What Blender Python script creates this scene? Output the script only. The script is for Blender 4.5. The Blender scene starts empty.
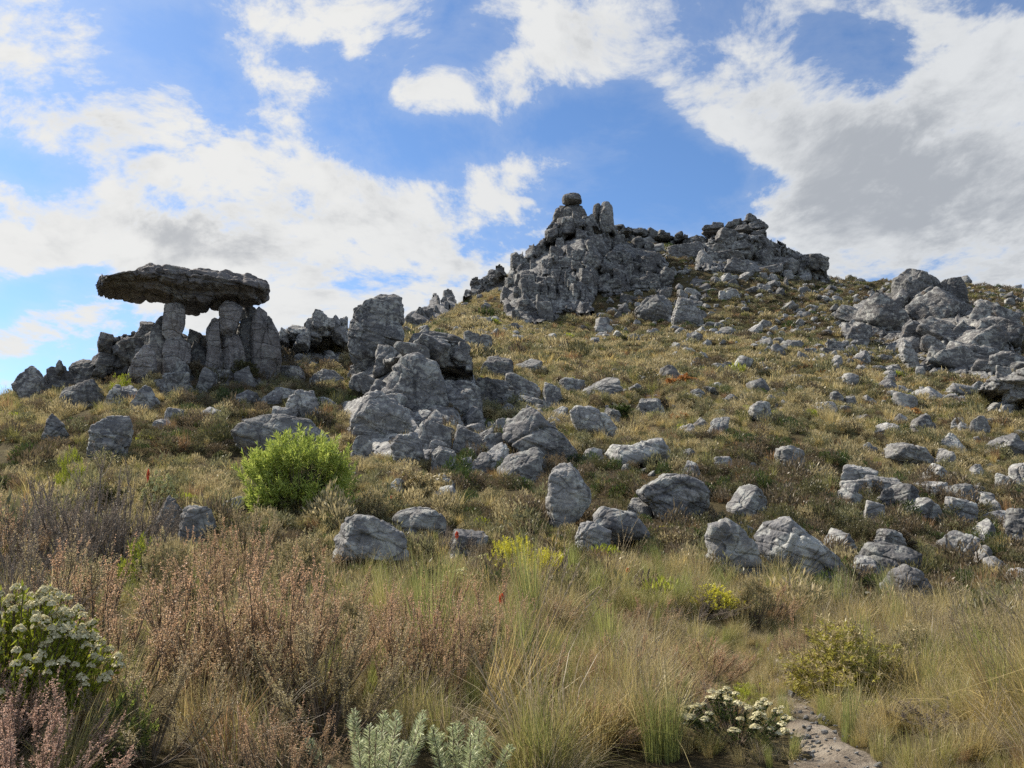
import bpy, math, random
import numpy as np
from mathutils import Vector, Matrix

# ------------------------------------------------------------------ camera, light, sky
S = bpy.context.scene
R = math.radians
W, H = 1024, 768
F = 804.0
PITCH = R(9.0)
CP, SP = math.cos(PITCH), math.sin(PITCH)

cam_d = bpy.data.cameras.new('camera')
cam = bpy.data.objects.new('camera', cam_d)
S.collection.objects.link(cam)
cam_d.sensor_width = 36.0
cam_d.lens = 36.0 * F / W
cam_d.clip_start = 0.1
cam_d.clip_end = 9000
cam.location = (0, 0, 0)
cam.rotation_euler = (R(90) + PITCH, 0, 0)
S.camera = cam

SUN_AZ, SUN_EL = -52.0, 41.0
sun_dir = Vector((math.sin(R(SUN_AZ)) * math.cos(R(SUN_EL)), math.cos(R(SUN_AZ)) * math.cos(R(SUN_EL)), math.sin(R(SUN_EL))))
sun_d = bpy.data.lights.new('sun', 'SUN')
sun_d.energy = 4.9
sun_d.angle = R(0.5)
sun_d.color = (1.0, 0.90, 0.76)
sun = bpy.data.objects.new('sun', sun_d)
S.collection.objects.link(sun)
sun.rotation_euler = (-sun_dir).to_track_quat('-Z', 'Y').to_euler()
sun.location = (-40, 10, 60)

S.view_settings.view_transform = 'Standard'
S.view_settings.look = 'None'
S.view_settings.exposure = 0.64
S.view_settings.gamma = 1.0
S.view_settings.use_curve_mapping = False
S.cycles.max_bounces = 6
S.cycles.diffuse_bounces = 4
S.cycles.glossy_bounces = 2
S.cycles.transmission_bounces = 3
S.cycles.volume_bounces = 0
S.cycles.use_denoising = False
S.cycles.sample_clamp_indirect = 4.0


def ray(px, py):
    xc = (px - W / 2) / F
    yc = (H / 2 - py) / F
    return np.array([xc, CP - yc * SP, SP + yc * CP])


class NT:
    """small helper for writing node trees"""
    def __init__(s, tree):
        s.t = tree
        s.n = tree.nodes
        s.l = tree.links

    def new(s, typ, **kw):
        nd = s.n.new(typ)
        for k, v in kw.items():
            setattr(nd, k, v)
        return nd

    def put(s, sock, v):
        if isinstance(v, bpy.types.NodeSocket):
            s.l.new(v, sock)
        elif v is not None:
            if hasattr(sock.default_value, '__len__') and not hasattr(v, '__len__'):
                v = (v,) * len(sock.default_value)
            if hasattr(v, '__len__') and len(v) == 3 and len(sock.default_value) == 4:
                v = tuple(v) + (1.0,)
            sock.default_value = v

    def m(s, op, a, b=None, c=None, clamp=False):
        nd = s.new('ShaderNodeMath', operation=op, use_clamp=clamp)
        for i, v in enumerate((a, b, c)):
            s.put(nd.inputs[i], v)
        return nd.outputs[0]

    def v(s, op, a, b=None, out=0):
        nd = s.new('ShaderNodeVectorMath', operation=op)
        s.put(nd.inputs[0], a)
        if b is not None:
            s.put(nd.inputs[1], b)
        return nd.outputs[out]

    def scale(s, a, f):
        nd = s.new('ShaderNodeVectorMath', operation='SCALE')
        s.put(nd.inputs[0], a)
        s.put(nd.inputs['Scale'], f)
        return nd.outputs[0]

    def noise(s, vec, scale, detail=4.0, rough=0.5, dist=0.0, col=False, lac=2.0):
        nd = s.new('ShaderNodeTexNoise')
        s.put(nd.inputs['Vector'], vec)
        nd.inputs['Scale'].default_value = scale
        nd.inputs['Detail'].default_value = detail
        nd.inputs['Roughness'].default_value = rough
        nd.inputs['Lacunarity'].default_value = lac
        nd.inputs['Distortion'].default_value = dist
        return nd.outputs['Color' if col else 'Fac']

    def ss(s, v, lo, hi, a=0.0, b=1.0):
        nd = s.new('ShaderNodeMapRange', interpolation_type='SMOOTHSTEP')
        s.put(nd.inputs[0], v)
        for i, q in enumerate((lo, hi, a, b)):
            s.put(nd.inputs[i + 1], q)
        return nd.outputs[0]

    def mix(s, f, a, b, typ='MIX'):
        nd = s.new('ShaderNodeMix', data_type='RGBA', blend_type=typ)
        s.put(nd.inputs[0], f)
        s.put(nd.inputs[6], a)
        s.put(nd.inputs[7], b)
        return nd.outputs[2]


# sky: Nishita air with broken cloud laid out by direction in the world
world = bpy.data.worlds.new('World')
S.world = world
world.use_nodes = True
wt = NT(world.node_tree)
wt.n.clear()
SKY = 0.10
SUNX, SUNY = math.sin(R(SUN_AZ)), math.cos(R(SUN_AZ))
sky = wt.new('ShaderNodeTexSky', sky_type='NISHITA')
sky.sun_disc = False
sky.sun_elevation = R(SUN_EL)
sky.sun_rotation = R(SUN_AZ)
sky.altitude = 700
sky.air_density = 1.0
sky.dust_density = 0.6
sky.ozone_density = 2.0
tc = wt.new('ShaderNodeTexCoord')
D = wt.v('NORMALIZE', tc.outputs['Generated'])
sep = wt.new('ShaderNodeSeparateXYZ')
wt.l.new(D, sep.inputs[0])
dx, dy, dz = sep.outputs
yy = wt.m('MAXIMUM', dy, 0.08)
cmb = wt.new('ShaderNodeCombineXYZ')
wt.put(cmb.inputs[0], wt.m('DIVIDE', dx, yy))
wt.put(cmb.inputs[1], wt.m('DIVIDE', dz, yy))
P0 = cmb.outputs[0]
front = wt.ss(dy, 0.1, 0.4)
# swirling of the cloud edges
wv = wt.noise(D, 3.2, 1.5, 0.45, 0.0, col=True)
wv = wt.v('SUBTRACT', wv, (0.5, 0.5, 0.5))
Pw = wt.v('ADD', P0, wt.scale(wv, 0.30))


def gauss(P, px, py, rx, ry, w, rot=0.0):
    d = ray(px, py)
    a, b = d[0] / d[1], d[2] / d[1]
    q = wt.v('SUBTRACT', P, (a, b, 0))
    if rot:
        nd = wt.new('ShaderNodeVectorRotate', rotation_type='Z_AXIS')
        wt.put(nd.inputs['Vector'], q)
        nd.inputs['Angle'].default_value = R(rot)
        q = nd.outputs[0]
    q = wt.v('MULTIPLY', q, (F / rx, F / ry, 0))
    e = wt.m('EXPONENT', wt.m('MULTIPLY', wt.v('DOT_PRODUCT', q, q, out=1), -1.0))
    return wt.m('MULTIPLY', e, w)


def gsum(P, lst):
    acc = None
    for g in lst:
        e = gauss(P, *g)
        acc = e if acc is None else wt.m('ADD', acc, e)
    return acc


# (px, py, rx, ry, weight, tilt): where the photograph's cloud stands in the sky
CLOUDS = [
    (60, 265, 170, 60, 0.75, 0), (230, 250, 180, 75, 0.85, 0), (290, 150, 90, 50, 0.55, 0), (120, 110, 110, 45, 0.35, 20),
    (350, 290, 150, 50, 0.7, 0), (480, 225, 95, 55, 0.62, 20), (30, 30, 70, 40, 0.35, 0),
    (270, 45, 60, 60, 0.62, -25), (380, 15, 90, 40, 0.62, -20), (510, 40, 70, 60, 0.65, -30), (630, 50, 110, 62, 0.72, -25),
    (735, 110, 60, 60, 0.50, -30), (740, 170, 70, 30, 0.35, 25),
    (960, 190, 190, 130, 1.15, 0), (820, 175, 90, 45, 0.62, 25), (960, 60, 120, 55, 0.45, 25), (850, 250, 90, 45, 0.6, 0),
    (40, 370, 120, 28, 0.55, 0), (1250, 150, 250, 220, 0.9, 0), (-250, 150, 260, 200, 0.7, 0),
    (600, 185, 40, 16, 0.22, 10), (425, 75, 45, 35, .35, -20), (700, 130, 45, 60, .4, -30), (560, 190, 60, 22, .35, 15), (400, 240, 60, 30, .4, 0), (160, 160, 60, 40, .35, 0), (640, 110, 60, 25, .3, 0), (860, 20, 60, 20, .25, 10),
]
GAPS = [
    (410, 140, 55, 45, 0.5, 0), (590, 145, 75, 36, 0.55, 15), (680, 215, 60, 35, 0.55, 0), (850, 45, 70, 45, 0.55, -10), (780, 225, 40, 18, 0.40, 0),
    (165, 50, 75, 42, 0.62, 0), (50, 160, 75, 26, 0.55, 0), (215, 90, 40, 20, .4, 0), (45, 325, 60, 22, 0.75, 0), (360, 210, 34, 22, 0.35, 0), (445, 110, 50, 30, 0.35, 0), (330, 110, 26, 20, 0.3, 0),
]
cov = wt.m('SUBTRACT', gsum(Pw, CLOUDS), gsum(Pw, GAPS))
cov = wt.m('MULTIPLY', wt.m('TANH', wt.m('DIVIDE', cov, 0.62)), 0.62)
cov = wt.m('ADD', cov, gsum(Pw, [(970, 190, 170, 110, .50, 0), (215, 265, 150, 50, .22, 0)]))
cov = wt.m('MULTIPLY', cov, front)
# elsewhere in the sky: half covered
back = wt.m('MULTIPLY', wt.m('SUBTRACT', 1.0, front), 0.35)
cov = wt.m('ADD', cov, back)
uvd = wt.m('ADD', wt.m('MAXIMUM', dz, 0.0), 0.35)
cm2 = wt.new('ShaderNodeCombineXYZ')
wt.put(cm2.inputs[0], wt.m('DIVIDE', dx, uvd))
wt.put(cm2.inputs[1], wt.m('DIVIDE', dy, uvd))
U = cm2.outputs[0]
Uw = wt.v('ADD', U, wt.scale(wv, 0.30))
n1 = wt.noise(Uw, 3.1, 10, 0.60)
n2 = wt.noise(Uw, 8.5, 9, 0.64)
n4 = wt.noise(Uw, 24.0, 6, 0.62)
nn = wt.m('ADD', wt.m('MULTIPLY', wt.m('SUBTRACT', n1, 0.5), 2.0), wt.m('MULTIPLY', wt.m('SUBTRACT', n2, 0.5), 1.9))
nn = wt.m('ADD', nn, wt.m('MULTIPLY', wt.m('SUBTRACT', n4, 0.5), 0.55))
t = wt.m('ADD', cov, nn)
dens = wt.m('MAXIMUM', wt.ss(t, 0.10, 0.60), wt.m('MULTIPLY', wt.ss(t, -0.40, 0.40), 0.16))
dens = wt.m('MULTIPLY', dens, wt.ss(dz, -0.25, 0.0))
thick = wt.ss(t, 0.35, 1.0)
# thick parts show their grey underside, thin rims let the sun through
GREY = [(200, 225, 90, 34, 0.8, 0), (960, 200, 190, 110, 1.1, 0), (640, 60, 80, 30, 0.45, 0), (870, 120, 60, 40, 0.3, 0), (100, 100, 90, 40, 0.4, 0)]
n3 = wt.noise(Uw, 4.6, 7, 0.6)
gk = wt.m('ADD', wt.m('MULTIPLY', gsum(Pw, GREY), front), wt.m('MULTIPLY', wt.m('SUBTRACT', n3, 0.5), 1.5))
nB = wt.noise(wt.v('ADD', Uw, (SUNX * .055, SUNY * .055, 0)), 8.5, 5, 0.6)
nA = wt.noise(Uw, 8.5, 5, 0.6)
gk = wt.m('ADD', gk, wt.m('MULTIPLY', wt.m('SUBTRACT', nB, nA), 2.6))
gk = wt.m('ADD', gk, wt.m('ADD', .24, wt.m('MULTIPLY', wt.m('SUBTRACT', n2, .5), 1.6)))
gk = wt.m('MULTIPLY', wt.ss(gk, 0.0, 1.0), thick)
sd = wt.v('DOT_PRODUCT', D, tuple(sun_dir), out=1)
glow = wt.ss(sd, 0.35, 1.0)
CW = 4.85
lit = wt.mix(glow, (CW * .97, CW * 1.0, CW * 1.03), (CW * 1.14, CW * 1.14, CW * 1.12))
shade = wt.mix(glow, (CW * .56, CW * .60, CW * .66), (CW * .70, CW * .72, CW * .75))
cc = wt.mix(gk, lit, shade)
skyc = wt.mix(1.0, sky.outputs[0], (0.66, 0.83, 1.0), 'MULTIPLY')
fin = wt.mix(dens, skyc, cc)
bg = wt.new('ShaderNodeBackground')
wt.l.new(fin, bg.inputs['Color'])
bg.inputs['Strength'].default_value = SKY
wo = wt.new('ShaderNodeOutputWorld')
wt.l.new(bg.outputs[0], wo.inputs[0])
world.cycles.sampling_method = 'MANUAL'
world.cycles.sample_map_resolution = 1024

# ------------------------------------------------------------------ numeric helpers


def _hash(i, j, k, seed):
    h = (i.astype(np.uint32) * np.uint32(374761393)) ^ (j.astype(np.uint32) * np.uint32(668265263)) ^ (k.astype(np.uint32) * np.uint32(2147483647 - 1013)) ^ np.uint32((seed * 974711 + 12345) & 0xffffffff)
    h = (h ^ (h >> np.uint32(13))) * np.uint32(1274126177)
    h = (h ^ (h >> np.uint32(16))) * np.uint32(2246822519)
    h = h ^ (h >> np.uint32(15))
    return (h & np.uint32(0xffffff)).astype(np.float64) / 8388607.5 - 1.0


def vnoise(p, seed=0):
    p = np.asarray(p, float)
    f = np.floor(p)
    i = f.astype(np.int64) & 0xffffffff
    u = p - f
    u = u * u * u * (u * (u * 6 - 15) + 10)
    out = 0
    for a in (0, 1):
        wa = u[:, 0] if a else 1 - u[:, 0]
        for b in (0, 1):
            wb = u[:, 1] if b else 1 - u[:, 1]
            for c in (0, 1):
                wc = u[:, 2] if c else 1 - u[:, 2]
                out = out + wa * wb * wc * _hash((i[:, 0] + a) & 0xffffffff, (i[:, 1] + b) & 0xffffffff, (i[:, 2] + c) & 0xffffffff, seed)
    return out


def fbm(p, octv=4, seed=0, gain=0.5):
    out, a, s = 0, 1.0, 1.0
    for o in range(octv):
        out = out + a * vnoise(p * s + o * 17.3, seed + o)
        a *= gain
        s *= 2.03
    return out


def p3(x, y, z=0.0):
    x = np.asarray(x, float)
    return np.stack([x, np.asarray(y, float) + 0 * x, z + 0 * x], -1)


# ------------------------------------------------------------------ terrain from sight lines
RHO = [5, 8, 12, 18, 26, 36, 50, 70, 95, 130, 170, 230]
COLS = {
    0:    [766, 676, 610, 550, 500, 456, 418, 404, 415, 440, 460, 480],
    70:   [766, 672, 604, 545, 494, 446, 404, 388, 402, 425, 450, 470],
    150:  [766, 668, 597, 540, 485, 436, 390, 372, 385, 410, 430, 450],
    300:  [766, 666, 592, 532, 480, 434, 385, 346, 340, 345, 360, 400],
    420:  [766, 666, 592, 530, 478, 432, 388, 350, 332, 327, 334, 360],
    465:  [766, 665, 592, 530, 478, 434, 392, 354, 330, 311, 304, 318],
    512:  [766, 664, 592, 530, 480, 436, 396, 360, 335, 318, 284, 284],
    545:  [766, 665, 592, 531, 482, 438, 399, 365, 340, 318, 258, 264],
    580:  [766, 665, 592, 532, 484, 440, 402, 370, 344, 318, 241, 246],
    640:  [766, 668, 594, 534, 486, 442, 405, 374, 345, 318, 252, 252],
    720:  [766, 672, 600, 540, 490, 448, 411, 378, 346, 318, 258, 258],
    820:  [766, 690, 620, 560, 508, 466, 427, 390, 355, 322, 286, 288],
    920:  [766, 690, 630, 580, 532, 490, 449, 408, 374, 336, 294, 296],
    1024: [766, 690, 635, 590, 550, 508, 460, 412, 378, 346, 302, 303],
}


def z_at(px, py, rho):
    th = math.atan2(*ray(px, 430)[:2])
    yc = (H / 2 - py) / F
    dyy = CP - yc * SP
    return rho * (SP + yc * CP) / math.hypot(math.tan(th) * dyy, dyy)


LR = np.log(np.array([0.3, 1.0, 2.2, 3.6] + RHO + [330, 600, 1500, 5000]))
TH, ZC = [], []
for px, row in COLS.items():
    th = math.atan2(*ray(px, 430)[:2])
    z = [z_at(px, y, r) for y, r in zip(row, RHO)]
    z = [-1.6, -1.6, -1.6, -1.6] + z + [z[-1] - 12, z[-1] * .3 - 50, -170, -260]
    TH.append(th)
    ZC.append(z)
rr = np.exp(LR)


def side(slope_near, slope_far):
    return list(-1.6 + np.where(rr > 3.6, (rr - 3.6) * slope_near * np.exp(-rr / 150.0) + np.minimum(rr, 400) * slope_far * (rr > 100), 0) - np.maximum(rr - 250, 0) * 0.05)


TH += [R(62), R(95), R(140), R(180)]
ZC += [side(.10, .02), side(.03, -.02), side(-.08, -.05), side(-.10, -.06)]
TH = [R(-180), R(-140), R(-100), R(-60)] + TH
ZC = [side(-.10, -.06), side(-.09, -.05), side(-.05, -.05), side(.02, -.02)] + ZC
TH, ZC = np.array(TH), np.array(ZC)


def hermite(xk, yk, x):
    """cubic through knots along the last axis, slopes limited"""
    d = np.diff(yk, axis=-1) / np.diff(xk)
    h = np.diff(xk)
    m = np.zeros_like(yk)
    w = h[1:] / (h[:-1] + h[1:])
    m[..., 1:-1] = d[..., :-1] * w + d[..., 1:] * (1 - w)
    m[..., 0], m[..., -1] = d[..., 0], d[..., -1]
    i = np.clip(np.searchsorted(xk, x) - 1, 0, len(xk) - 2)
    t = (x - xk[i]) / h[i]
    return ((1 + 2 * t) * (1 - t) ** 2) * yk[..., i] + t * (1 - t) ** 2 * h[i] * m[..., i] + t * t * (3 - 2 * t) * yk[..., i + 1] - t * t * (1 - t) * h[i] * m[..., i + 1]


NLR, NTH = 900, 1441
gLR = np.linspace(LR[0], LR[-1], NLR)
gTH = np.linspace(-math.pi, math.pi, NTH)
T1 = hermite(LR, ZC, gLR)                    # columns x fine range
TAB = hermite(TH, T1.T, gTH).T               # fine azimuth x fine range


def height(x, y):
    x = np.atleast_1d(np.asarray(x, float))
    y = np.atleast_1d(np.asarray(y, float))
    rho = np.hypot(x, y) + 1e-6
    th = np.arctan2(x, y)
    fi = np.clip((th + math.pi) / (2 * math.pi) * (NTH - 1), 0, NTH - 1.001)
    fj = np.clip((np.log(rho) - gLR[0]) / (gLR[-1] - gLR[0]) * (NLR - 1), 0, NLR - 1.001)
    i, j = fi.astype(int), fj.astype(int)
    u, v = fi - i, fj - j
    z = TAB[i, j] * (1 - u) * (1 - v) + TAB[i + 1, j] * u * (1 - v) + TAB[i, j + 1] * (1 - u) * v + TAB[i + 1, j + 1] * u * v
    amp = np.clip(rho / 40, 0.15, 1.0)
    z = z + amp * 0.34 * fbm(p3(x * .22, y * .22), 3, 3) + amp * 0.10 * fbm(p3(x * 1.1, y * 1.1), 2, 9)
    far = np.clip((rho - 90) / 120, 0, 1)
    return z + far * 0.9 * fbm(p3(x * .07, y * .07), 3, 5)


_ts = np.exp(np.linspace(math.log(3.0), math.log(260), 2600))


def cast(px, py):
    """first point of the ground along a sight line, or None"""
    d = ray(px, py)
    rho1 = math.hypot(d[0], d[1])
    k = _ts / rho1
    g = k * d[2] - height(k * d[0], k * d[1])
    idx = np.nonzero(g < 0)[0]
    if len(idx) == 0:
        return None
    i = idx[0]
    if i == 0:
        kk = k[0]
    else:
        kk = k[i - 1] + (k[i] - k[i - 1]) * g[i - 1] / (g[i - 1] - g[i])
    return kk * d


def at(px, py, rho):
    d = ray(px, py)
    return d * rho / math.hypot(d[0], d[1])


def mpp(P):
    """metres per picture pixel at a point"""
    return (P[1] * CP + P[2] * SP) / F


# ------------------------------------------------------------------ mesh helpers


def mesh(name, verts, faces, smooth=True):
    """faces: array (n, k) or list of such arrays"""
    if not isinstance(faces, list):
        faces = [faces]
    me = bpy.data.meshes.new(name)
    verts = np.asarray(verts, np.float32)
    me.vertices.add(len(verts))
    me.vertices.foreach_set('co', verts.ravel())
    li = np.concatenate([np.asarray(f, np.int32).ravel() for f in faces])
    tot = np.concatenate([np.full(len(f), f.shape[1], np.int32) for f in faces])
    st = np.concatenate([[0], np.cumsum(tot)[:-1]]).astype(np.int32)
    me.loops.add(len(li))
    me.loops.foreach_set('vertex_index', li)
    me.polygons.add(len(tot))
    me.polygons.foreach_set('loop_start', st)
    me.polygons.foreach_set('loop_total', tot)
    me.polygons.foreach_set('use_smooth', np.full(len(tot), smooth))
    me.update(calc_edges=True)
    return me


def link(name, me, mat, parent=None, loc=None, rotz=0.0):
    o = bpy.data.objects.new(name, me)
    S.collection.objects.link(o)
    if mat is not None and len(me.materials) == 0:
        me.materials.append(mat)
    if parent is not None:
        o.parent = parent
    if loc is not None:
        o.location = tuple(float(c) for c in loc)
    o.rotation_euler = (0, 0, rotz)
    return o


def tag(o, label=None, cat=None, group=None, kind=None):
    if label:
        o['label'] = label
    if cat:
        o['category'] = cat
    if group:
        o['group'] = group
    if kind:
        o['kind'] = kind
    return o


def empty(name, loc, rotz=0.0):
    o = bpy.data.objects.new(name, None)
    S.collection.objects.link(o)
    o.location = tuple(float(c) for c in loc)
    o.rotation_euler = (0, 0, rotz)
    return o


def dup(root, loc, rotz=0.0, sc=1.0):
    r = root.copy()
    S.collection.objects.link(r)
    r.location = tuple(float(c) for c in loc)
    r.rotation_euler = (0, 0, rotz)
    r.scale = (sc, sc, sc) if not hasattr(sc, '__len__') else sc
    for ch in list(root.children):
        c = ch.copy()
        S.collection.objects.link(c)
        c.parent = r
    return r


_ico = {}


def ico(n):
    if n not in _ico:
        t = (1 + 5 ** .5) / 2
        v = [(-1, t, 0), (1, t, 0), (-1, -t, 0), (1, -t, 0), (0, -1, t), (0, 1, t), (0, -1, -t), (0, 1, -t), (t, 0, -1), (t, 0, 1), (-t, 0, -1), (-t, 0, 1)]
        f = [(0, 11, 5), (0, 5, 1), (0, 1, 7), (0, 7, 10), (0, 10, 11), (1, 5, 9), (5, 11, 4), (11, 10, 2), (10, 7, 6), (7, 1, 8), (3, 9, 4), (3, 4, 2), (3, 2, 6), (3, 6, 8), (3, 8, 9), (4, 9, 5), (2, 4, 11), (6, 2, 10), (8, 6, 7), (9, 8, 1)]
        v = np.array(v, float)
        v /= np.linalg.norm(v, axis=1)[:, None]
        f = np.array(f)
        for _ in range(n):
            e = np.sort(np.concatenate([f[:, [0, 1]], f[:, [1, 2]], f[:, [2, 0]]]), axis=1)
            ue, inv = np.unique(e, axis=0, return_inverse=True)
            inv = inv.ravel()
            m = v[ue].mean(1)
            m /= np.linalg.norm(m, axis=1)[:, None]
            k = len(f)
            a, b, c = inv[:k] + len(v), inv[k:2 * k] + len(v), inv[2 * k:] + len(v)
            v = np.concatenate([v, m])
            f = np.concatenate([np.stack([f[:, 0], a, c], 1), np.stack([f[:, 1], b, a], 1), np.stack([f[:, 2], c, b], 1), np.stack([a, b, c], 1)])
        _ico[n] = (v, f)
    return _ico[n]


# ------------------------------------------------------------------ materials


def material(name):
    m = bpy.data.materials.new(name)
    m.use_nodes = True
    t = NT(m.node_tree)
    t.n.clear()
    out = t.new('ShaderNodeOutputMaterial')
    return m, t, out


def rock_material(name, dark, mid, pale, lichen, scale=1.0, lich=0.5, bump=0.5):
    m, t, out = material(name)
    tc = t.new('ShaderNodeTexCoord')
    oi = t.new('ShaderNodeObjectInfo')
    co = t.v('ADD', tc.outputs['Object'], t.scale(oi.outputs['Location'], 0.37))
    wr = t.v('SUBTRACT', t.noise(co, 1.3 * scale, 3, 0.5, col=True), (.5, .5, .5))
    cw = t.v('ADD', co, t.scale(wr, 0.45 / scale))
    # tilted bedding
    mp = t.new('ShaderNodeMapping')
    mp.inputs['Rotation'].default_value = (R(8), R(24), 0)
    mp.inputs['Scale'].default_value = (0.5, 0.5, 3.2)
    t.l.new(cw, mp.inputs['Vector'])
    bed = t.noise(mp.outputs[0], 2.0 * scale, 6, 0.6)
    big = t.noise(co, 0.9 * scale, 5, 0.55)
    fine = t.noise(co, 9.0 * scale, 8, 0.68)
    grain = t.noise(co, 34.0 * scale, 5, 0.7)
    # base colour
    k = t.m('ADD', t.m('MULTIPLY', big, 0.7), t.m('MULTIPLY', fine, 0.45))
    col = t.mix(t.ss(k, 0.38, 0.80), dark, mid)
    col = t.mix(t.ss(t.m('ADD', bed, t.m('MULTIPLY', fine, .4)), 0.66, 0.95), col, pale)
    col = t.mix(t.m('MULTIPLY', t.ss(grain, 0.5, 0.75), 0.35), col, pale)
    # crusts of pale and black lichen
    l1 = t.m('ADD', t.noise(co, 3.1 * scale, 7, 0.66), t.m('MULTIPLY', t.noise(co, 0.7 * scale, 2), .35))
    col = t.mix(t.m('MULTIPLY', t.ss(l1, 0.68, 0.77), lich), col, lichen)
    mp2 = t.new('ShaderNodeMapping')
    mp2.inputs['Scale'].default_value = (1.0, 1.0, 0.35)
    mp2.inputs['Location'].default_value = (5.1, 3.3, 0)
    t.l.new(cw, mp2.inputs['Vector'])
    l2 = t.noise(mp2.outputs[0], 1.9 * scale, 8, 0.7)
    col = t.mix(t.m('MULTIPLY', t.ss(l2, 0.53, 0.68), 0.72), col, (0.055, 0.056, 0.062))
    st_ = t.noise(t.v('ADD', cw, (9.2, 1.7, 4.4)), 1.1 * scale, 6, 0.65)
    col = t.mix(t.m('MULTIPLY', t.ss(st_, 0.60, 0.74), 0.38), col, (0.26, 0.175, 0.10))
    # cracks
    vo = t.new('ShaderNodeTexVoronoi', feature='DISTANCE_TO_EDGE')
    mp3 = t.new('ShaderNodeMapping')
    mp3.inputs['Rotation'].default_value = (R(10), R(22), R(20))
    mp3.inputs['Scale'].default_value = (0.8, 0.8, 1.5)
    t.l.new(cw, mp3.inputs['Vector'])
    t.l.new(mp3.outputs[0], vo.inputs['Vector'])
    vo.inputs['Scale'].default_value = 0.85 * scale
    crack = t.ss(vo.outputs['Distance'], 0.0, 0.035)
    col = t.mix(t.m('MULTIPLY', t.m('SUBTRACT', 1.0, crack), 0.5), col, (0.05, 0.05, 0.05))
    rv = t.m('ADD', 0.72, t.m('MULTIPLY', oi.outputs['Random'], 0.50))
    col = t.mix(1.0, col, (1, 1, 1), 'MULTIPLY')
    hs = t.new('ShaderNodeHueSaturation')
    t.put(hs.inputs['Color'], col)
    t.put(hs.inputs['Value'], rv)
    bs = t.new('ShaderNodeBsdfPrincipled')
    t.put(bs.inputs['Base Color'], hs.outputs[0])
    bs.inputs['Roughness'].default_value = 0.92
    bs.inputs['Specular IOR Level'].default_value = 0.18
    hgt = t.m('ADD', t.m('MULTIPLY', bed, 0.55), t.m('MULTIPLY', fine, 0.42))
    hgt = t.m('ADD', hgt, t.m('MULTIPLY', grain, 0.12))
    hgt = t.m('ADD', hgt, t.m('MULTIPLY', crack, 0.22))
    bp = t.new('ShaderNodeBump')
    bp.inputs['Strength'].default_value = bump
    bp.inputs['Distance'].default_value = 0.28 / scale
    t.put(bp.inputs['Height'], hgt)
    t.l.new(bp.outputs[0], bs.inputs['Normal'])
    t.l.new(bs.outputs[0], out.inputs[0])
    return m


LICH = (0.50, 0.51, 0.47)
M_ROCK = rock_material('grey_sandstone', (0.095, 0.096, 0.104), (0.21, 0.209, 0.208), (0.35, 0.342, 0.325), LICH, 1.0, 0.55)
M_PALE = rock_material('pale_sandstone', (0.145, 0.146, 0.150), (0.285, 0.282, 0.276), (0.43, 0.42, 0.395), LICH, 1.2, 0.65)
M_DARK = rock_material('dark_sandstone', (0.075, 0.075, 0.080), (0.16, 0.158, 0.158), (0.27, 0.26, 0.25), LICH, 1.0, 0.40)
M_CRAG = rock_material('crag_sandstone', (0.066, 0.066, 0.070), (0.150, 0.148, 0.147), (0.255, 0.248, 0.236), LICH, 0.5, 0.45, 0.6)
M_CAP = rock_material('caprock_sandstone', (0.16, 0.148, 0.148), (0.29, 0.272, 0.268), (0.40, 0.38, 0.37), LICH, 0.8, 0.30, 0.8)
ROCKM = {'r': M_ROCK, 'p': M_PALE, 'd': M_DARK, 'c': M_CRAG, 'm': M_CAP}


def leaf_material(name, cols, trans=0.35, tip=None, tip_h=None, vmin=0.65, vmax=1.35, rough=0.6):
    """cols: 2-3 colours picked leaf by leaf; tip: another colour towards the ends of the shoots (height in object space)"""
    m, t, out = material(name)
    g = t.new('ShaderNodeNewGeometry')
    oi = t.new('ShaderNodeObjectInfo')
    ri = g.outputs['Random Per Island']
    cr = t.new('ShaderNodeValToRGB')
    cr.color_ramp.interpolation = 'LINEAR'
    els = cr.color_ramp.elements
    while len(els) < len(cols):
        els.new(0.5)
    for i, c in enumerate(cols):
        els[i].position = i / max(1, len(cols) - 1)
        els[i].color = tuple(c) + (1,)
    k = t.m('ADD', t.m('MULTIPLY', ri, 0.72), t.m('MULTIPLY', oi.outputs['Random'], 0.28))
    t.l.new(k, cr.inputs[0])
    col = cr.outputs[0]
    if tip is not None:
        tcn = t.new('ShaderNodeTexCoord')
        sp = t.new('ShaderNodeSeparateXYZ')
        t.l.new(tcn.outputs['Object'], sp.inputs[0])
        hh = t.m('ADD', sp.outputs[2], t.m('MULTIPLY', t.m('SUBTRACT', ri, .5), (tip_h[1] - tip_h[0]) * 0.9))
        col = t.mix(t.ss(hh, tip_h[0], tip_h[1]), col, tip)
    hs = t.new('ShaderNodeHueSaturation')
    t.put(hs.inputs['Color'], col)
    wn = t.new('ShaderNodeTexWhiteNoise', noise_dimensions='1D')
    t.put(wn.inputs['W'], t.m('MULTIPLY', ri, 91.7))
    t.put(hs.inputs['Value'], t.m('ADD', vmin, t.m('MULTIPLY', wn.outputs['Value'], vmax - vmin)))
    df = t.new('ShaderNodeBsdfDiffuse')
    t.put(df.inputs['Color'], hs.outputs[0])
    tr = t.new('ShaderNodeBsdfTranslucent')
    t.put(tr.inputs['Color'], hs.outputs[0])
    mx = t.new('ShaderNodeMixShader')
    mx.inputs[0].default_value = trans
    t.l.new(df.outputs[0], mx.inputs[1])
    t.l.new(tr.outputs[0], mx.inputs[2])
    gl = t.new('ShaderNodeBsdfGlossy')
    gl.inputs['Roughness'].default_value = 0.45
    mx2 = t.new('ShaderNodeMixShader')
    mx2.inputs[0].default_value = 0.035
    t.l.new(mx.outputs[0], mx2.inputs[1])
    t.l.new(gl.outputs[0], mx2.inputs[2])
    t.l.new(mx2.outputs[0], out.inputs[0])
    return m


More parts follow.
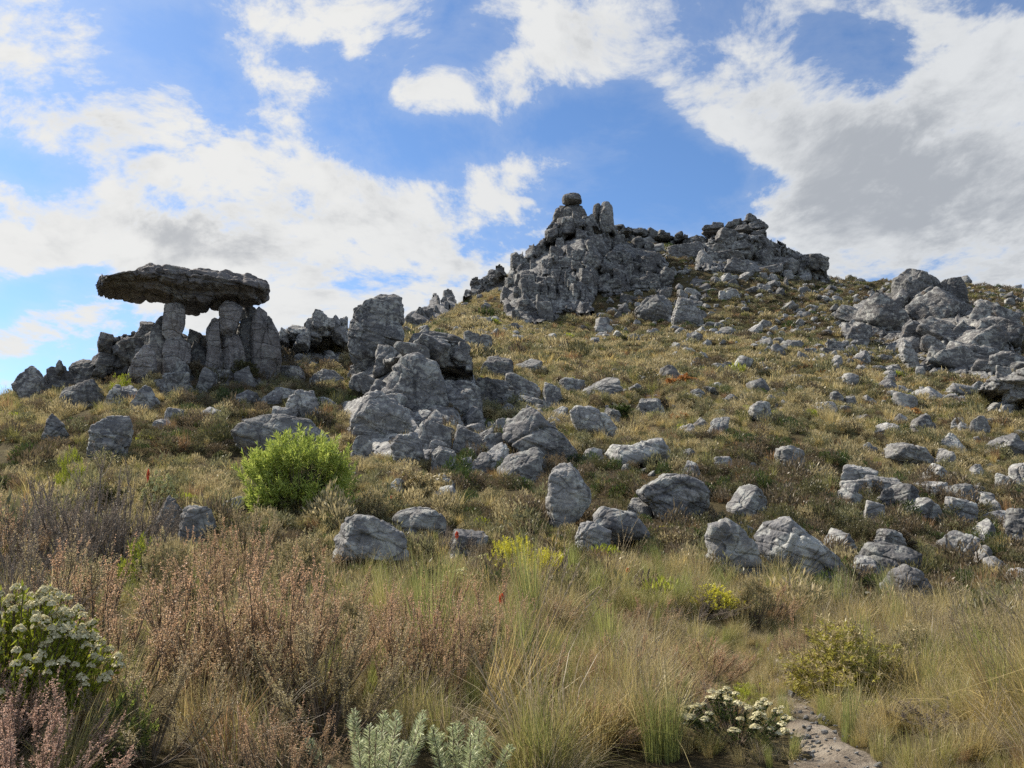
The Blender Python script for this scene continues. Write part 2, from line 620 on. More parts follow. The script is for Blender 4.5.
def plain(name, col, rough=0.85):
    m, t, out = material(name)
    oi = t.new('ShaderNodeTexCoord')
    n = t.noise(oi.outputs['Object'], 14.0, 5, 0.6)
    c = t.mix(n, tuple(q * .55 for q in col), tuple(min(1, q * 1.45) for q in col))
    bs = t.new('ShaderNodeBsdfPrincipled')
    t.put(bs.inputs['Base Color'], c)
    bs.inputs['Roughness'].default_value = rough
    bs.inputs['Specular IOR Level'].default_value = 0.2
    t.l.new(bs.outputs[0], out.inputs[0])
    return m


# ------------------------------------------------------------------ ground
m, t, out = material('hillside_soil')
tcn = t.new('ShaderNodeTexCoord')
co = tcn.outputs['Object']
a = t.noise(co, 0.16, 6, 0.6)
b = t.noise(co, 1.6, 7, 0.65)
c = t.noise(co, 11.0, 6, 0.7)
mixv = t.m('ADD', t.m('MULTIPLY', a, .5), t.m('MULTIPLY', b, .5))
col = t.mix(t.ss(mixv, .38, .62), (0.040, 0.032, 0.020), (0.105, 0.088, 0.042))
col = t.mix(t.ss(c, .48, .72), col, (0.150, 0.120, 0.066))
col = t.mix(t.m('MULTIPLY', t.ss(b, .58, .72), .6), col, (0.050, 0.058, 0.022))
bs = t.new('ShaderNodeBsdfPrincipled')
t.put(bs.inputs['Base Color'], col)
bs.inputs['Roughness'].default_value = 1.0
bs.inputs['Specular IOR Level'].default_value = 0.05
bp = t.new('ShaderNodeBump')
bp.inputs['Strength'].default_value = 0.9
bp.inputs['Distance'].default_value = 0.2
t.put(bp.inputs['Height'], t.m('ADD', t.m('MULTIPLY', b, .7), t.m('MULTIPLY', c, .3)))
t.l.new(bp.outputs[0], bs.inputs['Normal'])
t.l.new(bs.outputs[0], out.inputs[0])
M_SOIL = m

tha = np.concatenate([np.linspace(-180, -48, 40)[:-1], np.linspace(-48, 48, 520), np.linspace(48, 180, 40)[1:]])
ra = np.exp(np.linspace(math.log(0.6), math.log(4800), 560))
TT, RR = np.meshgrid(np.radians(tha[:-1]), ra, indexing='ij')
gx, gy = (np.sin(TT) * RR).ravel(), (np.cos(TT) * RR).ravel()
gv = np.stack([gx, gy, height(gx, gy)], 1)
nt, nr = TT.shape
I = np.arange(nt)[:, None] * nr + np.arange(nr - 1)[None]
J = ((np.arange(nt)[:, None] + 1) % nt) * nr + np.arange(nr - 1)[None]
gf = np.stack([I, J, J + 1, I + 1], -1).reshape(-1, 4)
gv = np.concatenate([gv, [[0, 0, -1.6]]])
cidx = len(gv) - 1
fan = np.stack([np.full(nt, cidx), np.arange(nt) * nr, ((np.arange(nt) + 1) % nt) * nr], 1)
ground = link('hillside_ground', mesh('hillside_ground', gv, [gf, fan]), M_SOIL)
tag(ground, 'steep brown hillside rising to the rocky summit', 'hillside', kind='structure')

# ------------------------------------------------------------------ rocks
rng = np.random.default_rng(11)
TAKEN = []          # (x, y, radius) where rock stands, so that plants grow beside it


def strata_noise(q, s, seed, dip):
    ca, sa = math.cos(dip), math.sin(dip)
    x, y, z = q[:, 0] / s, q[:, 1] / s, q[:, 2] / s
    u, v = x * ca - z * sa, x * sa + z * ca
    v = v + 0.10 * vnoise(np.stack([x * 2, y * 2, z * 2], 1), seed + 40)
    return fbm(np.stack([u * 0.9, y * 0.9, v * 6.5], 1), 3, seed + 7, 0.55)


def jointing(q, size, seed, dip, amp, tall=1.0):
    """steps left where blocks have come away along beds and joints"""
    ca, sa = math.cos(dip), math.sin(dip)
    w = np.stack([fbm(q / size * .8 + 11.3 * k, 2, seed + 60 + k) for k in range(3)], 1) * .28
    x, y, z = (q / size).T
    u = np.stack([x * ca - z * sa, y, (x * sa + z * ca) * 1.7 / tall], 1) + w
    f = np.floor(u)
    layer = _hash(0 * f[:, 0].astype(np.int64), 0 * f[:, 0].astype(np.int64), f[:, 2].astype(np.int64) & 0xffffffff, seed + 2)
    u[:, 0] += layer * .5
    f = np.floor(u).astype(np.int64) & 0xffffffff
    h = _hash(f[:, 0], f[:, 1], f[:, 2], seed)
    fr = u - np.floor(u)
    e = np.minimum(np.minimum(fr[:, 0], 1 - fr[:, 0]), np.minimum(fr[:, 2], 1 - fr[:, 2]))
    return amp * (h * .75 + layer * .45 - .8 * np.exp(-e / .05))


def roughen(P, N, s, seed, amt=1.0, dip=R(22), strat=1.0, cracks=2, vert=False, thin=9e9):
    amt = amt * min(1.0, thin / s)
    q = P + seed * 3.17
    d = 0.036 * fbm(q / s * 1.3, 2, seed)
    d += jointing(q, s * .42, seed, dip, .034) + jointing(q, s * .17, seed + 31, dip, .013)
    rdg = 1 - np.abs(fbm(q / s * 3.2, 3, seed + 3, .55))
    d += 0.022 * (rdg - .7)
    d += 0.009 * fbm(q / s * 11, 3, seed + 5, .6)
    d += 0.024 * strat * strata_noise(q, s, seed, dip)
    rg = np.random.default_rng(seed + 99)
    for k in range(cracks):
        n = rg.normal(size=3)
        if vert:
            n[2] *= 0.15
        n /= np.linalg.norm(n)
        o = (P * n).sum(1) / s - rg.uniform(-.45, .45) + 0.05 * vnoise(q / s * 2.5, seed + k)
        d -= 0.06 * np.exp(-(o / 0.022) ** 2)
    return P + N * (d * s * amt)[:, None]


def outline_radius(poly, phi):
    """distance from the centroid to a closed outline, for each direction phi"""
    poly = np.asarray(poly, float)
    A, B = poly, np.roll(poly, -1, 0)
    d = np.stack([np.cos(phi), np.sin(phi)], -1)
    best = np.full(len(phi), np.inf)
    for a, b in zip(A, B):
        e = b - a
        den = d[:, 0] * e[1] - d[:, 1] * e[0]
        den = np.where(np.abs(den) < 1e-9, 1e-9, den)
        tt = (a[0] * e[1] - a[1] * e[0]) / den
        uu = (a[0] * d[:, 1] - a[1] * d[:, 0]) / den
        ok = (tt > 0) & (uu >= -1e-6) & (uu <= 1 + 1e-6)
        best = np.where(ok & (tt < best), tt, best)
    return np.where(np.isfinite(best), best, np.nanmin(best))


def facet(P, half, seed, n, lo, hi, front=True):
    """shave flat faces off a shape"""
    rg = np.random.default_rng(seed + 5)
    q = P / half
    for k in range(n):
        v = rg.normal(size=3)
        if front and k < n * .6:
            v[1] = -abs(v[1]) - .2
        v /= np.linalg.norm(v)
        o = rg.uniform(lo, hi)
        dd = (q * v).sum(1) - o
        q = q - v * (np.logaddexp(0, dd * 22) / 22 * 0.92)[:, None]
    return q * half


def rock_verts(w, h, dp, seed, sub, style, outline=None, embed=0.2, dip=None):
    """verts in metres: x across, y away, z up from the visible base"""
    dirs, F_ = ico(sub)
    s = (w * h) ** .5
    if outline is not None:
        o = np.asarray(outline, float)
        c = o.mean(0)
        o = o - c
        # carry the lower edge on below the ground
        low = o[:, 1] < 0
        o[low, 1] *= 1 + embed
        u, v, wd = dirs[:, 0], dirs[:, 2], dirs[:, 1]
        phi = np.arctan2(v, u)
        r2 = np.hypot(u, v)
        rad = outline_radius(o, phi)
        e = {'r': 2.6, 'b': 4.5, 'k': 4.0, 'l': 3.4, 'u': 3.2, 's': 3.8}.get(style, 3.0)
        k = (r2 ** e + np.abs(wd) ** e) ** (-1 / e)
        P = np.stack([np.cos(phi) * rad * k * r2, dp / 2 * k * wd, np.sin(phi) * rad * k * r2], 1)
        half = np.array([w / 2, dp / 2, h / 2])
        P = facet(P, half, seed, {'b': 9, 'r': 8, 'u': 8, 's': 10, 'l': 6, 'k': 2}.get(style, 6), {'s': .80, 'k': .9, 'b': .76, 'l': .76}.get(style, .72), 1.02)
        N = P / half
        N /= np.linalg.norm(N, axis=1)[:, None] + 1e-9
        P = roughen(P, N, s, seed, 0.85, dip if dip is not None else R(22), 3.2 if style == 'm' else 1.5 if style == 'l' else .9, 0 if style == 'm' else 2, style == 'u', 1.1 * min(w, h))
        P[:, 2] += c[1]
        P[:, 0] += c[0]
        return P, F_
    rg = np.random.default_rng(seed)
    K = {'r': 15, 'b': 11, 's': 12, 'u': 12, 'l': 11}.get(style, 12)
    p = {'r': 16, 'b': 30, 's': 30, 'u': 24, 'l': 28}.get(style, 20)
    n = rg.normal(size=(K, 3))
    if style in 'bl':
        ax = np.array([[1, .1, .1], [-1, .05, .2], [.1, 1, 0], [0, -1, .15], [.12, -.1, 1], [0, 0, -1]])
        n[:6] = ax + rg.normal(size=(6, 3)) * .16
    if style == 's':
        n[0] = (-.5, -.4, .85)
        n[1] = (-.35, -.5, .8)
    n /= np.linalg.norm(n, axis=1)[:, None]
    hh = rg.uniform(.70, 1.0, K)
    if style == 's':
        hh[:2] = .5
    dd = np.maximum(dirs @ n.T, 0) / hh
    r = (dd ** p).sum(1) ** (-1 / p)
    r = np.minimum(r, 1.35)
    P = dirs * r[:, None]
    lo, hi = P.min(0), P.max(0)
    P = (P - (lo + hi) / 2) / ((hi - lo) / 2)
    half = np.array([w / 2, dp / 2, h * (1 + embed) / 2])
    P = P * half
    P = roughen(P, dirs, s, seed, 1.0, dip if dip is not None else R(22), 1.6 if style == 'l' else .8, 2 if w * h > 2 else 1, style == 'u', 1.1 * min(w, h))
    P[:, 2] += h / 2 - h * embed / 2
    return P, F_


def place_rock(name, label, cat, x0, x1, y0, y1, style='r', mat='r', outline=None, rho=None, dep=0.85, group=None, seed=None, embed=0.7, sub=None, base=None, push=0.35, dip=None, take=True, lift=None, grow=None):
    cx = (x0 + x1) / 2
    yb = y1 if base is None else base
    P = at(cx, yb, rho) if rho else cast(cx, yb - 1)
    if P is None:
        P = at(cx, yb, 120)
    k = mpp(P)
    ct = math.cos(math.atan2(P[0], P[1]))
    if grow is None:
        grow = 1.0 if rho else 1.12
    k = k * grow
    w, h = (x1 - x0) * k * ct, (y1 - y0) * k
    dp = dep * max(w, .6 * h)
    if seed is None:
        seed = int(abs(cx * 7 + y0 * 13)) % 9973
    if sub is None:
        m_ = max(x1 - x0, y1 - y0)
        sub = 6 if m_ > 70 else 5 if m_ > 26 else 4 if m_ > 11 else 3
    ol = None
    if outline is not None:
        ol = [((a - cx) * k * ct, (yb - b) * k) for a, b in outline]
    V, Fc = rock_verts(w, h, dp, seed, sub, style, ol, embed, dip)
    th = math.atan2(P[0], P[1])
    hor = np.array([math.sin(th), math.cos(th), 0])
    org = P + hor * dp * push
    if lift is None:
        lift = 0.0 if rho else min(.08, .0015 * math.hypot(P[0], P[1])) 
    org[2] += lift
    o = link(name, mesh(name, V, Fc), ROCKM[mat], None, org, -th)
    tag(o, label, cat, group)
    if take:
        TAKEN.append((org[0], org[1], max(w, dp * .8) * .5))
    return o


def remesh(me, voxel):
    o = bpy.data.objects.new('tmp', me)
    S.collection.objects.link(o)
    md = o.modifiers.new('r', 'REMESH')
    md.mode = 'VOXEL'
    md.voxel_size = voxel
    dg = bpy.context.evaluated_depsgraph_get()
    dg.update()
    ev = o.evaluated_get(dg)
    m2 = ev.to_mesh()
    n = len(m2.vertices)
    V = np.empty(n * 3, np.float32)
    N = np.empty(n * 3, np.float32)
    m2.vertices.foreach_get('co', V)
    m2.vertices.foreach_get('normal', N)
    q = np.empty(len(m2.loops), np.int32)
    m2.loops.foreach_get('vertex_index', q)
    tot = np.empty(len(m2.polygons), np.int32)
    m2.polygons.foreach_get('loop_total', tot)
    st = np.concatenate([[0], np.cumsum(tot)[:-1]])
    faces = [q[(st[tot == k][:, None] + np.arange(k)[None])] for k in (3, 4) if (tot == k).any()]
    ev.to_mesh_clear()
    bpy.data.objects.remove(o)
    bpy.data.meshes.remove(me)
    return V.reshape(-1, 3).astype(float), N.reshape(-1, 3).astype(float), faces


# the mushroom: a broad caprock carried on weathered pillars
RM = 52.0
CAPL = [
    ([(147, 270), (148, 264), (170, 263.5), (187, 266), (191, 263), (209, 265), (227, 268), (245, 265), (258, 268), (260, 278), (200, 284), (150, 282)], .50, 0.5),
    ([(120, 288), (122, 281), (130, 276), (143, 270), (150, 267), (200, 267), (256, 269), (267, 276), (272, 282), (268, 289), (200, 294), (130, 292)], .62, 0.0),
    ([(91, 295), (108, 290), (128, 282), (150, 277), (230, 279), (266, 281), (265, 290), (258, 297), (200, 302), (140, 301), (104, 299)], .60, -0.2),
    ([(116, 298), (150, 290), (220, 290), (257, 293), (264, 294), (261, 303), (228, 303), (212, 308), (200, 313), (186, 313), (168, 310), (140, 305)], .48, 0.0),
]


def union_rock(name, label, cat, layers, base_px, rho, mat, voxel, seed, rough=.6):
    """one boulder weathered out of several beds"""
    P = at(base_px[0], base_px[1], rho)
    k = mpp(P)
    th = math.atan2(P[0], P[1])
    ct = math.cos(th)
    VV, FF, n0 = [], [], 0
    for i, (ol, dr, back) in enumerate(layers):
        a = np.asarray(ol, float)
        a[:, 1] = 289 + (a[:, 1] - 289) * .72
        ol = a
        w, h = np.ptp(a[:, 0]) * k * ct, np.ptp(a[:, 1]) * k
        o2 = [((q[0] - base_px[0]) * k * ct, (base_px[1] - q[1]) * k) for q in ol]
        V, f = rock_verts(w, h, dr * w, seed + i * 7, 5, 'k', o2, 0.0, R(6))
        V[:, 1] += back
        VV.append(V)
        FF.append(f + n0)
        n0 += len(V)
    V, N, faces = remesh(mesh('tmp', np.concatenate(VV), np.concatenate(FF)), voxel)
    q = V + seed
    d = .34 * rough * strata_noise(q, 3.2, seed, R(5)) + 4 * jointing(q, 1.5, seed, R(6), .055) + 4 * jointing(q, .6, seed + 8, R(6), .02) + .10 * rough * fbm(q * 1.1, 3, seed) + .05 * rough * fbm(q * 4.5, 3, seed + 2)
    V = V + N * d[:, None]
    o = link(name, mesh(name, V, faces), ROCKM[mat], None, P, -th)
    tag(o, label, cat)
    return o


PILL = [
    ('blocky upper stone pillar propping the middle of the mushroom caprock', [(164, 304), (172, 300), (182, 303), (183, 320), (181, 337), (163, 336)], .9),
    ('squat lower pillar standing under the blocky prop of the mushroom rock', [(165, 338), (178, 334), (187, 340), (188, 358), (187, 380), (163, 380), (164, 355)], .9),
    ('slim dark pillar tight against the prop at the caprock’s overhanging end', [(147, 345), (150, 325), (156, 312), (164, 306), (165, 350), (163, 372), (150, 374)], .9),
    ('wide leaning block in front of the slim dark pillar below the caprock', [(127, 378), (131, 360), (140, 345), (146, 342), (152, 352), (155, 381), (128, 384)], .8),
    ('rounded upper stone pillar touching the caprock beside the gap of sky', [(217, 332), (218, 308), (224, 299), (232, 298), (239, 304), (239, 320), (237, 336), (222, 336)], .9),
    ('tall tapering buttress that carries the rounded pillar touching the caprock', [(222, 336), (236, 331), (242, 350), (246, 366), (246, 378), (226, 379), (224, 358)], .9),
    ('free standing tall pillar with a knobbly head just short of the caprock', [(203, 318), (208, 313), (215, 315), (216, 335), (221, 352), (223, 379), (204, 380), (206, 345)], .9),
    ('pointed fluted pillar standing clear beside the thin end of the caprock', [(248, 330), (251, 310), (256, 302), (264, 306), (265, 330), (266, 366), (248, 367)], .9),
    ('short shoulder pillar leaning on the pointed fluted pillar', [(262, 326), (270, 318), (276, 328), (279, 350), (280, 368), (260, 368)], .9),
    ('narrow middle pillar in the shadow between the two groups of props', [(186, 352), (193, 338), (203, 345), (206, 378), (188, 380)], .9),
    ('thin ribbed pillar joining the buttress to the pointed fluted pillar', [(238, 318), (249, 312), (252, 340), (252, 372), (241, 374)], .9),
]
union_rock('caprock', 'broad flat overhanging caprock balanced like a mushroom top on grey stone pillars', 'rock', CAPL, (183, 312), RM, 'm', .085, 21)
for i, (lb, ol, dp) in enumerate(PILL):
    a = np.array(ol, float)
    a[:, 0] = a[:, 0].mean() + (a[:, 0] - a[:, 0].mean()) * 1.2
    ol = [tuple(q) for q in a]
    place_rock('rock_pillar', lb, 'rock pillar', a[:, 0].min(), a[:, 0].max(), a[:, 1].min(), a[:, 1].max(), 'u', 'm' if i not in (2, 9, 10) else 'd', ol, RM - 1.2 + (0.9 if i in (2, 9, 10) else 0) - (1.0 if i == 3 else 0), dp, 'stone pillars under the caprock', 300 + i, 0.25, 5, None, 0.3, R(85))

# outline-built boulders: (label, outline, style, material, depth ratio, category)
BIG = [
    ('tall upright square-topped grey block leaning on the crest beside the mushroom rock', [(343, 334), (350, 304), (365, 295), (379, 287), (391, 284), (399, 288), (402, 312), (402, 338), (398, 358), (378, 366), (352, 360), (340, 350)], 'b', 'r', .55, 'boulder'),
    ('long flat grey slab half hidden behind the bright green bush', [(231, 436), (238, 422), (256, 418), (280, 421), (305, 426), (325, 440), (338, 458), (330, 466), (290, 462), (262, 458), (236, 446)], 's', 'p', .6, 'boulder'),
    ('two-headed upright boulder on the brow above the long flat slab', [(286, 412), (290, 400), (300, 393), (312, 394), (317, 408), (320, 425), (300, 426), (288, 422)], 'u', 'r', .8, 'boulder'),
    ('square bluish grey block standing in dry grass on the open slope', [(88, 450), (91, 432), (104, 423), (124, 422), (129, 434), (128, 458), (108, 462), (92, 460)], 'b', 'r', .8, 'boulder'),
    ('dark pointed wedge rock beside the square bluish block', [(42, 440), (46, 422), (50, 418), (60, 426), (73, 440), (66, 446), (48, 446)], 'b', 'd', .8, 'boulder'),
    ('rounded grey boulder nearest the path of heath, with a pale speckled flank', [(333, 545), (340, 532), (356, 525), (372, 526), (384, 533), (398, 541), (411, 558), (408, 572), (380, 576), (350, 570), (334, 560)], 'r', 'p', .8, 'boulder'),
    ('smooth pale boulder just behind the rounded speckled boulder', [(393, 525), (402, 516), (418, 513), (434, 515), (443, 523), (445, 536), (430, 542), (405, 540)], 'r', 'p', .8, 'boulder'),
    ('dark humped boulder with swirling bands at the foot of the outcrop', [(508, 425), (516, 416), (528, 409), (540, 417), (548, 429), (562, 438), (573, 448), (575, 458), (560, 466), (540, 464), (520, 456), (507, 442)], 'l', 'd', .8, 'boulder'),
    ('upright pale boulder speckled with lichen below the dark humped boulder', [(547, 500), (551, 482), (560, 470), (571, 469), (580, 480), (588, 500), (588, 522), (572, 530), (551, 526)], 'u', 'p', .75, 'boulder'),
    ('broad low boulder lying against the lichen speckled upright boulder', [(594, 518), (603, 513), (618, 516), (634, 520), (645, 534), (651, 545), (636, 549), (612, 545), (598, 533)], 's', 'r', .8, 'boulder'),
    ('small square pale block under the broad low boulder', [(575, 545), (582, 530), (598, 528), (610, 536), (611, 555), (596, 561), (577, 558)], 'b', 'p', .8, 'boulder'),
    ('big smooth rounded boulder alone amid brown heath on the lower slope', [(635, 492), (648, 481), (664, 478), (684, 480), (702, 490), (711, 506), (711, 523), (692, 526), (668, 520), (648, 506)], 'r', 'r', .8, 'boulder'),
    ('rugged pale boulder above the big smooth rounded boulder', [(607, 456), (616, 448), (632, 450), (646, 445), (660, 443), (668, 455), (664, 468), (644, 472), (624, 466)], 'b', 'p', .8, 'boulder'),
    ('flat-faced pale slab tilted down towards the yellow cushion bush', [(708, 548), (714, 533), (730, 530), (744, 538), (757, 553), (767, 573), (764, 583), (740, 582), (720, 572), (710, 562)], 's', 'p', .55, 'boulder'),
    ('long grey boulder sloping down beside the flat-faced tilted slab', [(757, 545), (766, 533), (784, 529), (794, 527), (806, 537), (822, 550), (838, 560), (850, 570), (848, 584), (832, 586), (806, 578), (780, 566), (760, 556)], 's', 'r', .6, 'boulder'),
    ('layered dark-bottomed boulder at the gully edge past the long grey boulder', [(862, 562), (868, 552), (884, 549), (902, 553), (920, 560), (918, 572), (908, 582), (886, 584), (866, 578)], 'l', 'r', .8, 'boulder'),
    ('lowest dark boulder in the gully under the layered boulder', [(884, 590), (892, 578), (908, 572), (922, 578), (932, 592), (926, 604), (900, 606), (886, 602)], 'r', 'd', .8, 'boulder'),
    ('pale leaning pointed stone standing out on the sunny grass', [(748, 420), (752, 410), (762, 404), (770, 406), (771, 416), (764, 423), (752, 426)], 's', 'p', .8, 'boulder'),
    ('pale squared block on the sunny grass slope', [(777, 465), (778, 450), (792, 449), (803, 454), (803, 468), (790, 471), (779, 470)], 'b', 'p', .8, 'boulder'),
    ('pale layered boulder with an overhanging lip on the grass slope', [(887, 452), (893, 446), (910, 449), (926, 452), (934, 462), (932, 470), (915, 471), (900, 464), (888, 460)], 'l', 'p', .8, 'boulder'),
    ('sloping pale slab above the dark humped boulder', [(569, 416), (576, 410), (592, 411), (606, 418), (620, 432), (616, 440), (596, 438), (580, 430)], 's', 'p', .6, 'boulder'),
    ('large fractured rock face under the upright square-topped block', [(385, 400), (388, 382), (402, 366), (418, 360), (434, 366), (442, 386), (450, 408), (453, 422), (436, 426), (412, 420), (392, 412)], 's', 'r', .6, 'boulder'),
    ('sunlit leaning slab below the large fractured rock face', [(352, 418), (362, 400), (376, 395), (392, 404), (404, 416), (415, 434), (412, 444), (390, 442), (370, 440), (356, 432)], 's', 'p', .6, 'boulder'),
    ('rounded block at the foot of the sunlit leaning slab', [(391, 450), (398, 440), (412, 438), (422, 448), (425, 466), (410, 470), (396, 466)], 'r', 'r', .8, 'boulder'),
    ('flat capstone roofing the fractured stack beside the square-topped block', [(407, 340), (412, 331), (430, 329), (452, 331), (466, 335), (467, 348), (462, 357), (440, 354), (416, 350)], 'l', 'd', .8, 'boulder'),
    ('pale pointed block wedged beneath the flat capstone', [(427, 346), (434, 338), (444, 339), (449, 350), (447, 358), (434, 359), (427, 356)], 'b', 'p', .8, 'boulder'),
    ('dark squared block topping the jointed column of the stack', [(437, 366), (442, 357), (458, 355), (468, 362), (471, 374), (456, 377), (440, 375)], 'b', 'd', .9, 'boulder'),
    ('pale squared middle block of the jointed column', [(440, 378), (446, 374), (466, 374), (475, 382), (476, 391), (458, 394), (442, 391)], 'b', 'r', .9, 'boulder'),
    ('tall bottom block of the jointed column', [(445, 398), (450, 392), (470, 392), (480, 404), (483, 424), (466, 428), (450, 420)], 'b', 'r', .9, 'boulder'),
    ('grey dome-shaped boulder half sunk in the grass under the summit cliff', [(637, 310), (645, 300), (658, 296), (671, 300), (674, 314), (671, 322), (652, 322), (638, 319)], 'r', 'r', .8, 'boulder'),
    ('cracked boulder joined to the dome-shaped one under the summit cliff', [(673, 312), (680, 299), (692, 301), (700, 314), (704, 324), (690, 328), (674, 324)], 'r', 'r', .8, 'boulder'),
    ('big pyramid-shaped block standing on the skyline crag', [(892, 286), (896, 274), (904, 267), (914, 264), (926, 268), (940, 274), (944, 284), (944, 308), (910, 312), (888, 308)], 'b', 'r', .8, 'boulder'),
    ('squared dark block against the back of the pyramid-shaped block', [(942, 280), (948, 275), (964, 275), (968, 285), (970, 308), (946, 310), (940, 300)], 'b', 'd', .8, 'boulder'),
    ('smooth leaning buttress in front of the dark hollow of the crag', [(900, 348), (904, 342), (912, 344), (918, 356), (921, 368), (912, 372), (904, 362)], 'r', 'p', .8, 'boulder'),
]
for lb, ol, stl, mt, dp, cat in BIG:
    a = np.array(ol)
    kw = {}
    if 'pyramid' in lb:
        kw = dict(rho=138)
    if 'square-topped' in lb and lb.startswith('tall'):
        kw = dict(rho=50)
    if 'capstone' in lb or 'wedged' in lb:
        kw = dict(rho=48)
    place_rock('boulder', lb, cat, a[:, 0].min(), a[:, 0].max(), a[:, 1].min(), a[:, 1].max(), stl, mt, ol, kw.get('rho'), dp)

